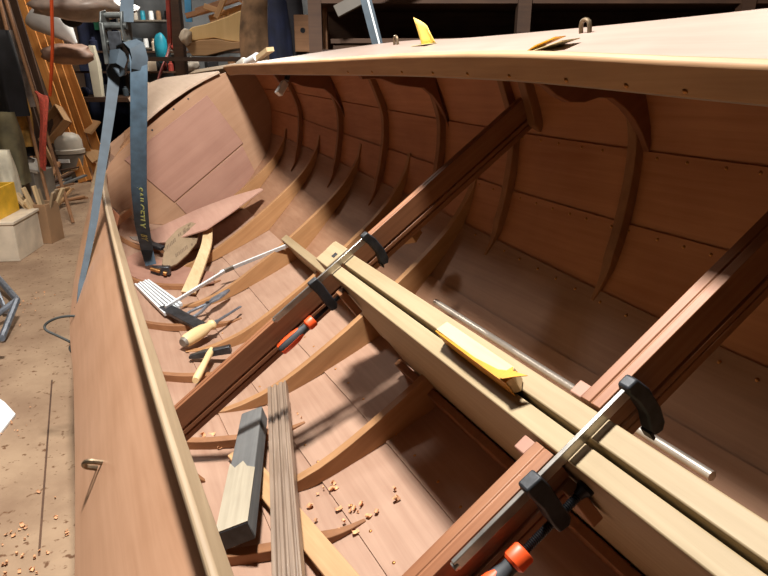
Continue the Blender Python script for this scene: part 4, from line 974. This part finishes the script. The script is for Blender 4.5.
M = frame(wpt(336, 12, 3.9), wpt(366, -4, 3.9), (0, -1, .3)); mb = MB(); mb.box(0, .5, -.035, .035, -.012, .012); tag(mb.build('white_board_end', plain('pale board end', (84, 76, 66), .6, 0, .1, 8), None, M, bevel=.003), 'pale board end sticking out at the top left of the second strap', 'board')
rk = thing('timber_rack', 'dark timber storage rack along the wall behind the far side deck', 'rack', Matrix.Translation((.0, 4.3, 0)))
for z in (.55, 1.0, 1.33, 1.62, 1.95):
    mb = MB(); mb.box(-.42, 3.6, -.2, .5, z - .03, z); mb.build('shelf', M_DARKW, rk)
for x in (-.42, .85, 2.2, 3.6):
    mb = MB(); mb.box(x - .04, x + .04, -.22, -.14, 0, 2.6); mb.build('upright', M_DARKW, rk)
mb = MB(); mb.box(-.42, 3.6, .5, .53, 0, 2.6); mb.build('back_panel', M_DARKW, rk)
rnd = random.Random(5)
zs = [1.0, 1.33, 1.62]
for i in range(24):
    z = zs[i % 3]; x0 = rnd.uniform(-.35, 1.2); L = rnd.uniform(.8, 2.2); k = i // 3
    yy = 4.15 + .075 * (k % 6); zz = z + .004 + .032 * (k // 6)
    M = Matrix.Translation((x0, yy, zz)) @ Matrix.Rotation(rnd.uniform(-.015, .015), 4, 'Z')
    mb = MB(); mb.box(0, L, -.03, .03, 0, .028)
    tag(mb.build('stored_plank', M_DARKW if i % 3 else M_BROWNW, None, M, bevel=.002), 'plank stored on the %s shelf of the dark timber rack' % ['lower', 'middle', 'upper'][i % 3], 'plank', 'planks on the %s shelf of the timber rack' % ['lower', 'middle', 'upper'][i % 3])

# metal stand, white paper and shavings near the camera, left floor
t = thing('metal_stand', 'grey folding metal stand at the left edge of the floor', 'stand', Matrix.Translation(fpt(2, 335)))
O_ = fpt(2, 335)
for pts, r in (([(-16, 262), (17, 300)], .018), ([(17, 300), (2, 338)], .016), ([(17, 300), (-24, 330)], .016), ([(2, 338), (-30, 352)], .016), ([(-8, 278), (6, 312)], .012)):
    a, b = fpt(*pts[0], .12), fpt(*pts[1], .03)
    mb = MB(); mb.tube([a - O_, b - O_], r, 8); mb.build('stand_tube', M_TOOL, t)
c = [fpt(-4, 398), fpt(5, 404), fpt(16, 416), fpt(-3, 440), fpt(-14, 430)]
cc = sum(c, Vector()) / 5; mb = MB(); P = [p - cc for p in c]; mb.add([p + V(0, 0, .002) for p in P] + [p + V(0, 0, .01) for p in P], [tuple(reversed(range(5))), tuple(range(5, 10))] + [(i, (i + 1) % 5, (i + 1) % 5 + 5, i + 5) for i in range(5)])
tag(mb.build('white_paper', M_WHITE, None, Matrix.Translation(cc), center=False), 'white sheet lying on the floor at the left edge', 'paper')
q = fpt(8, 560); shavings(q.x, q.y, 60, .07, .12, 'reddish shavings scattered on the floor at the bottom left', 'world', 21, .013)
q = fpt(10, 430); shavings(q.x, q.y, 14, .04, .06, 'few shavings on the floor beside the white sheet', 'world', 22, .010)
q = fpt(22, 310); shavings(q.x, q.y, 24, .05, .2, 'shavings on the floor beside the metal stand', 'world', 23, .011)

# ---------------------------------------------------------------- camera and light
cd = bpy.data.cameras.new('camera'); cam = bpy.data.objects.new('camera', cd); COL.objects.link(cam)
cd.sensor_width = 36; cd.lens = F / 768 * 36; cd.clip_start = .02
cam.location = (0, 0, CAMH); cam.rotation_euler = (math.pi / 2 - PITCH, 0, 0)
SC.camera = cam
def lamp(name, loc, power, size, color, kind='POINT', target=None, shape=None):
    l = bpy.data.lights.new(name, kind); l.energy = power; l.color = color
    if kind == 'POINT': l.shadow_soft_size = size
    if kind == 'AREA': l.size = size
    if kind == 'SPOT': l.shadow_soft_size = size; l.spot_size = math.radians(140); l.spot_blend = .35
    o = bpy.data.objects.new(name, l); COL.objects.link(o); o.location = loc
    if target is not None:
        o.rotation_euler = (Vector(target) - Vector(loc)).to_track_quat('-Z', 'Y').to_euler()
    return o
key = bpt((2.0, -1.75, 2.95))
lamp('work_lamp', key, 660, .13, (1.0, .97, .92), 'SPOT', bpt((2.2, -.1, -.5)))
lamp('shop_fill', (-2.3, 4.2, 3.2), 100, .2, (1.0, .93, .84))  # unseen fill added to brighten the left background
lamp('rear_shop_fill', (-2.0, 7.6, 3.2), 300, .25, (1.0, .95, .86))  # unseen fill added to lift the back wall and bench clutter
lamp('rack_fill', (1.6, 2.9, 2.2), 9, .2, (1.0, .85, .7))  # weak unseen fill added so the timber rack is not black
w = bpy.data.worlds.new('world'); SC.world = w; w.use_nodes = True
w.node_tree.nodes['Background'].inputs[0].default_value = (.9, .85, .8, 1); w.node_tree.nodes['Background'].inputs[1].default_value = .02
SC.view_settings.view_transform = 'Standard'; SC.view_settings.look = 'None'; SC.view_settings.gamma = 1; SC.view_settings.exposure = 0.0
SC.view_settings.use_curve_mapping = False
SC.cycles.use_denoising = True; SC.cycles.max_bounces = 8
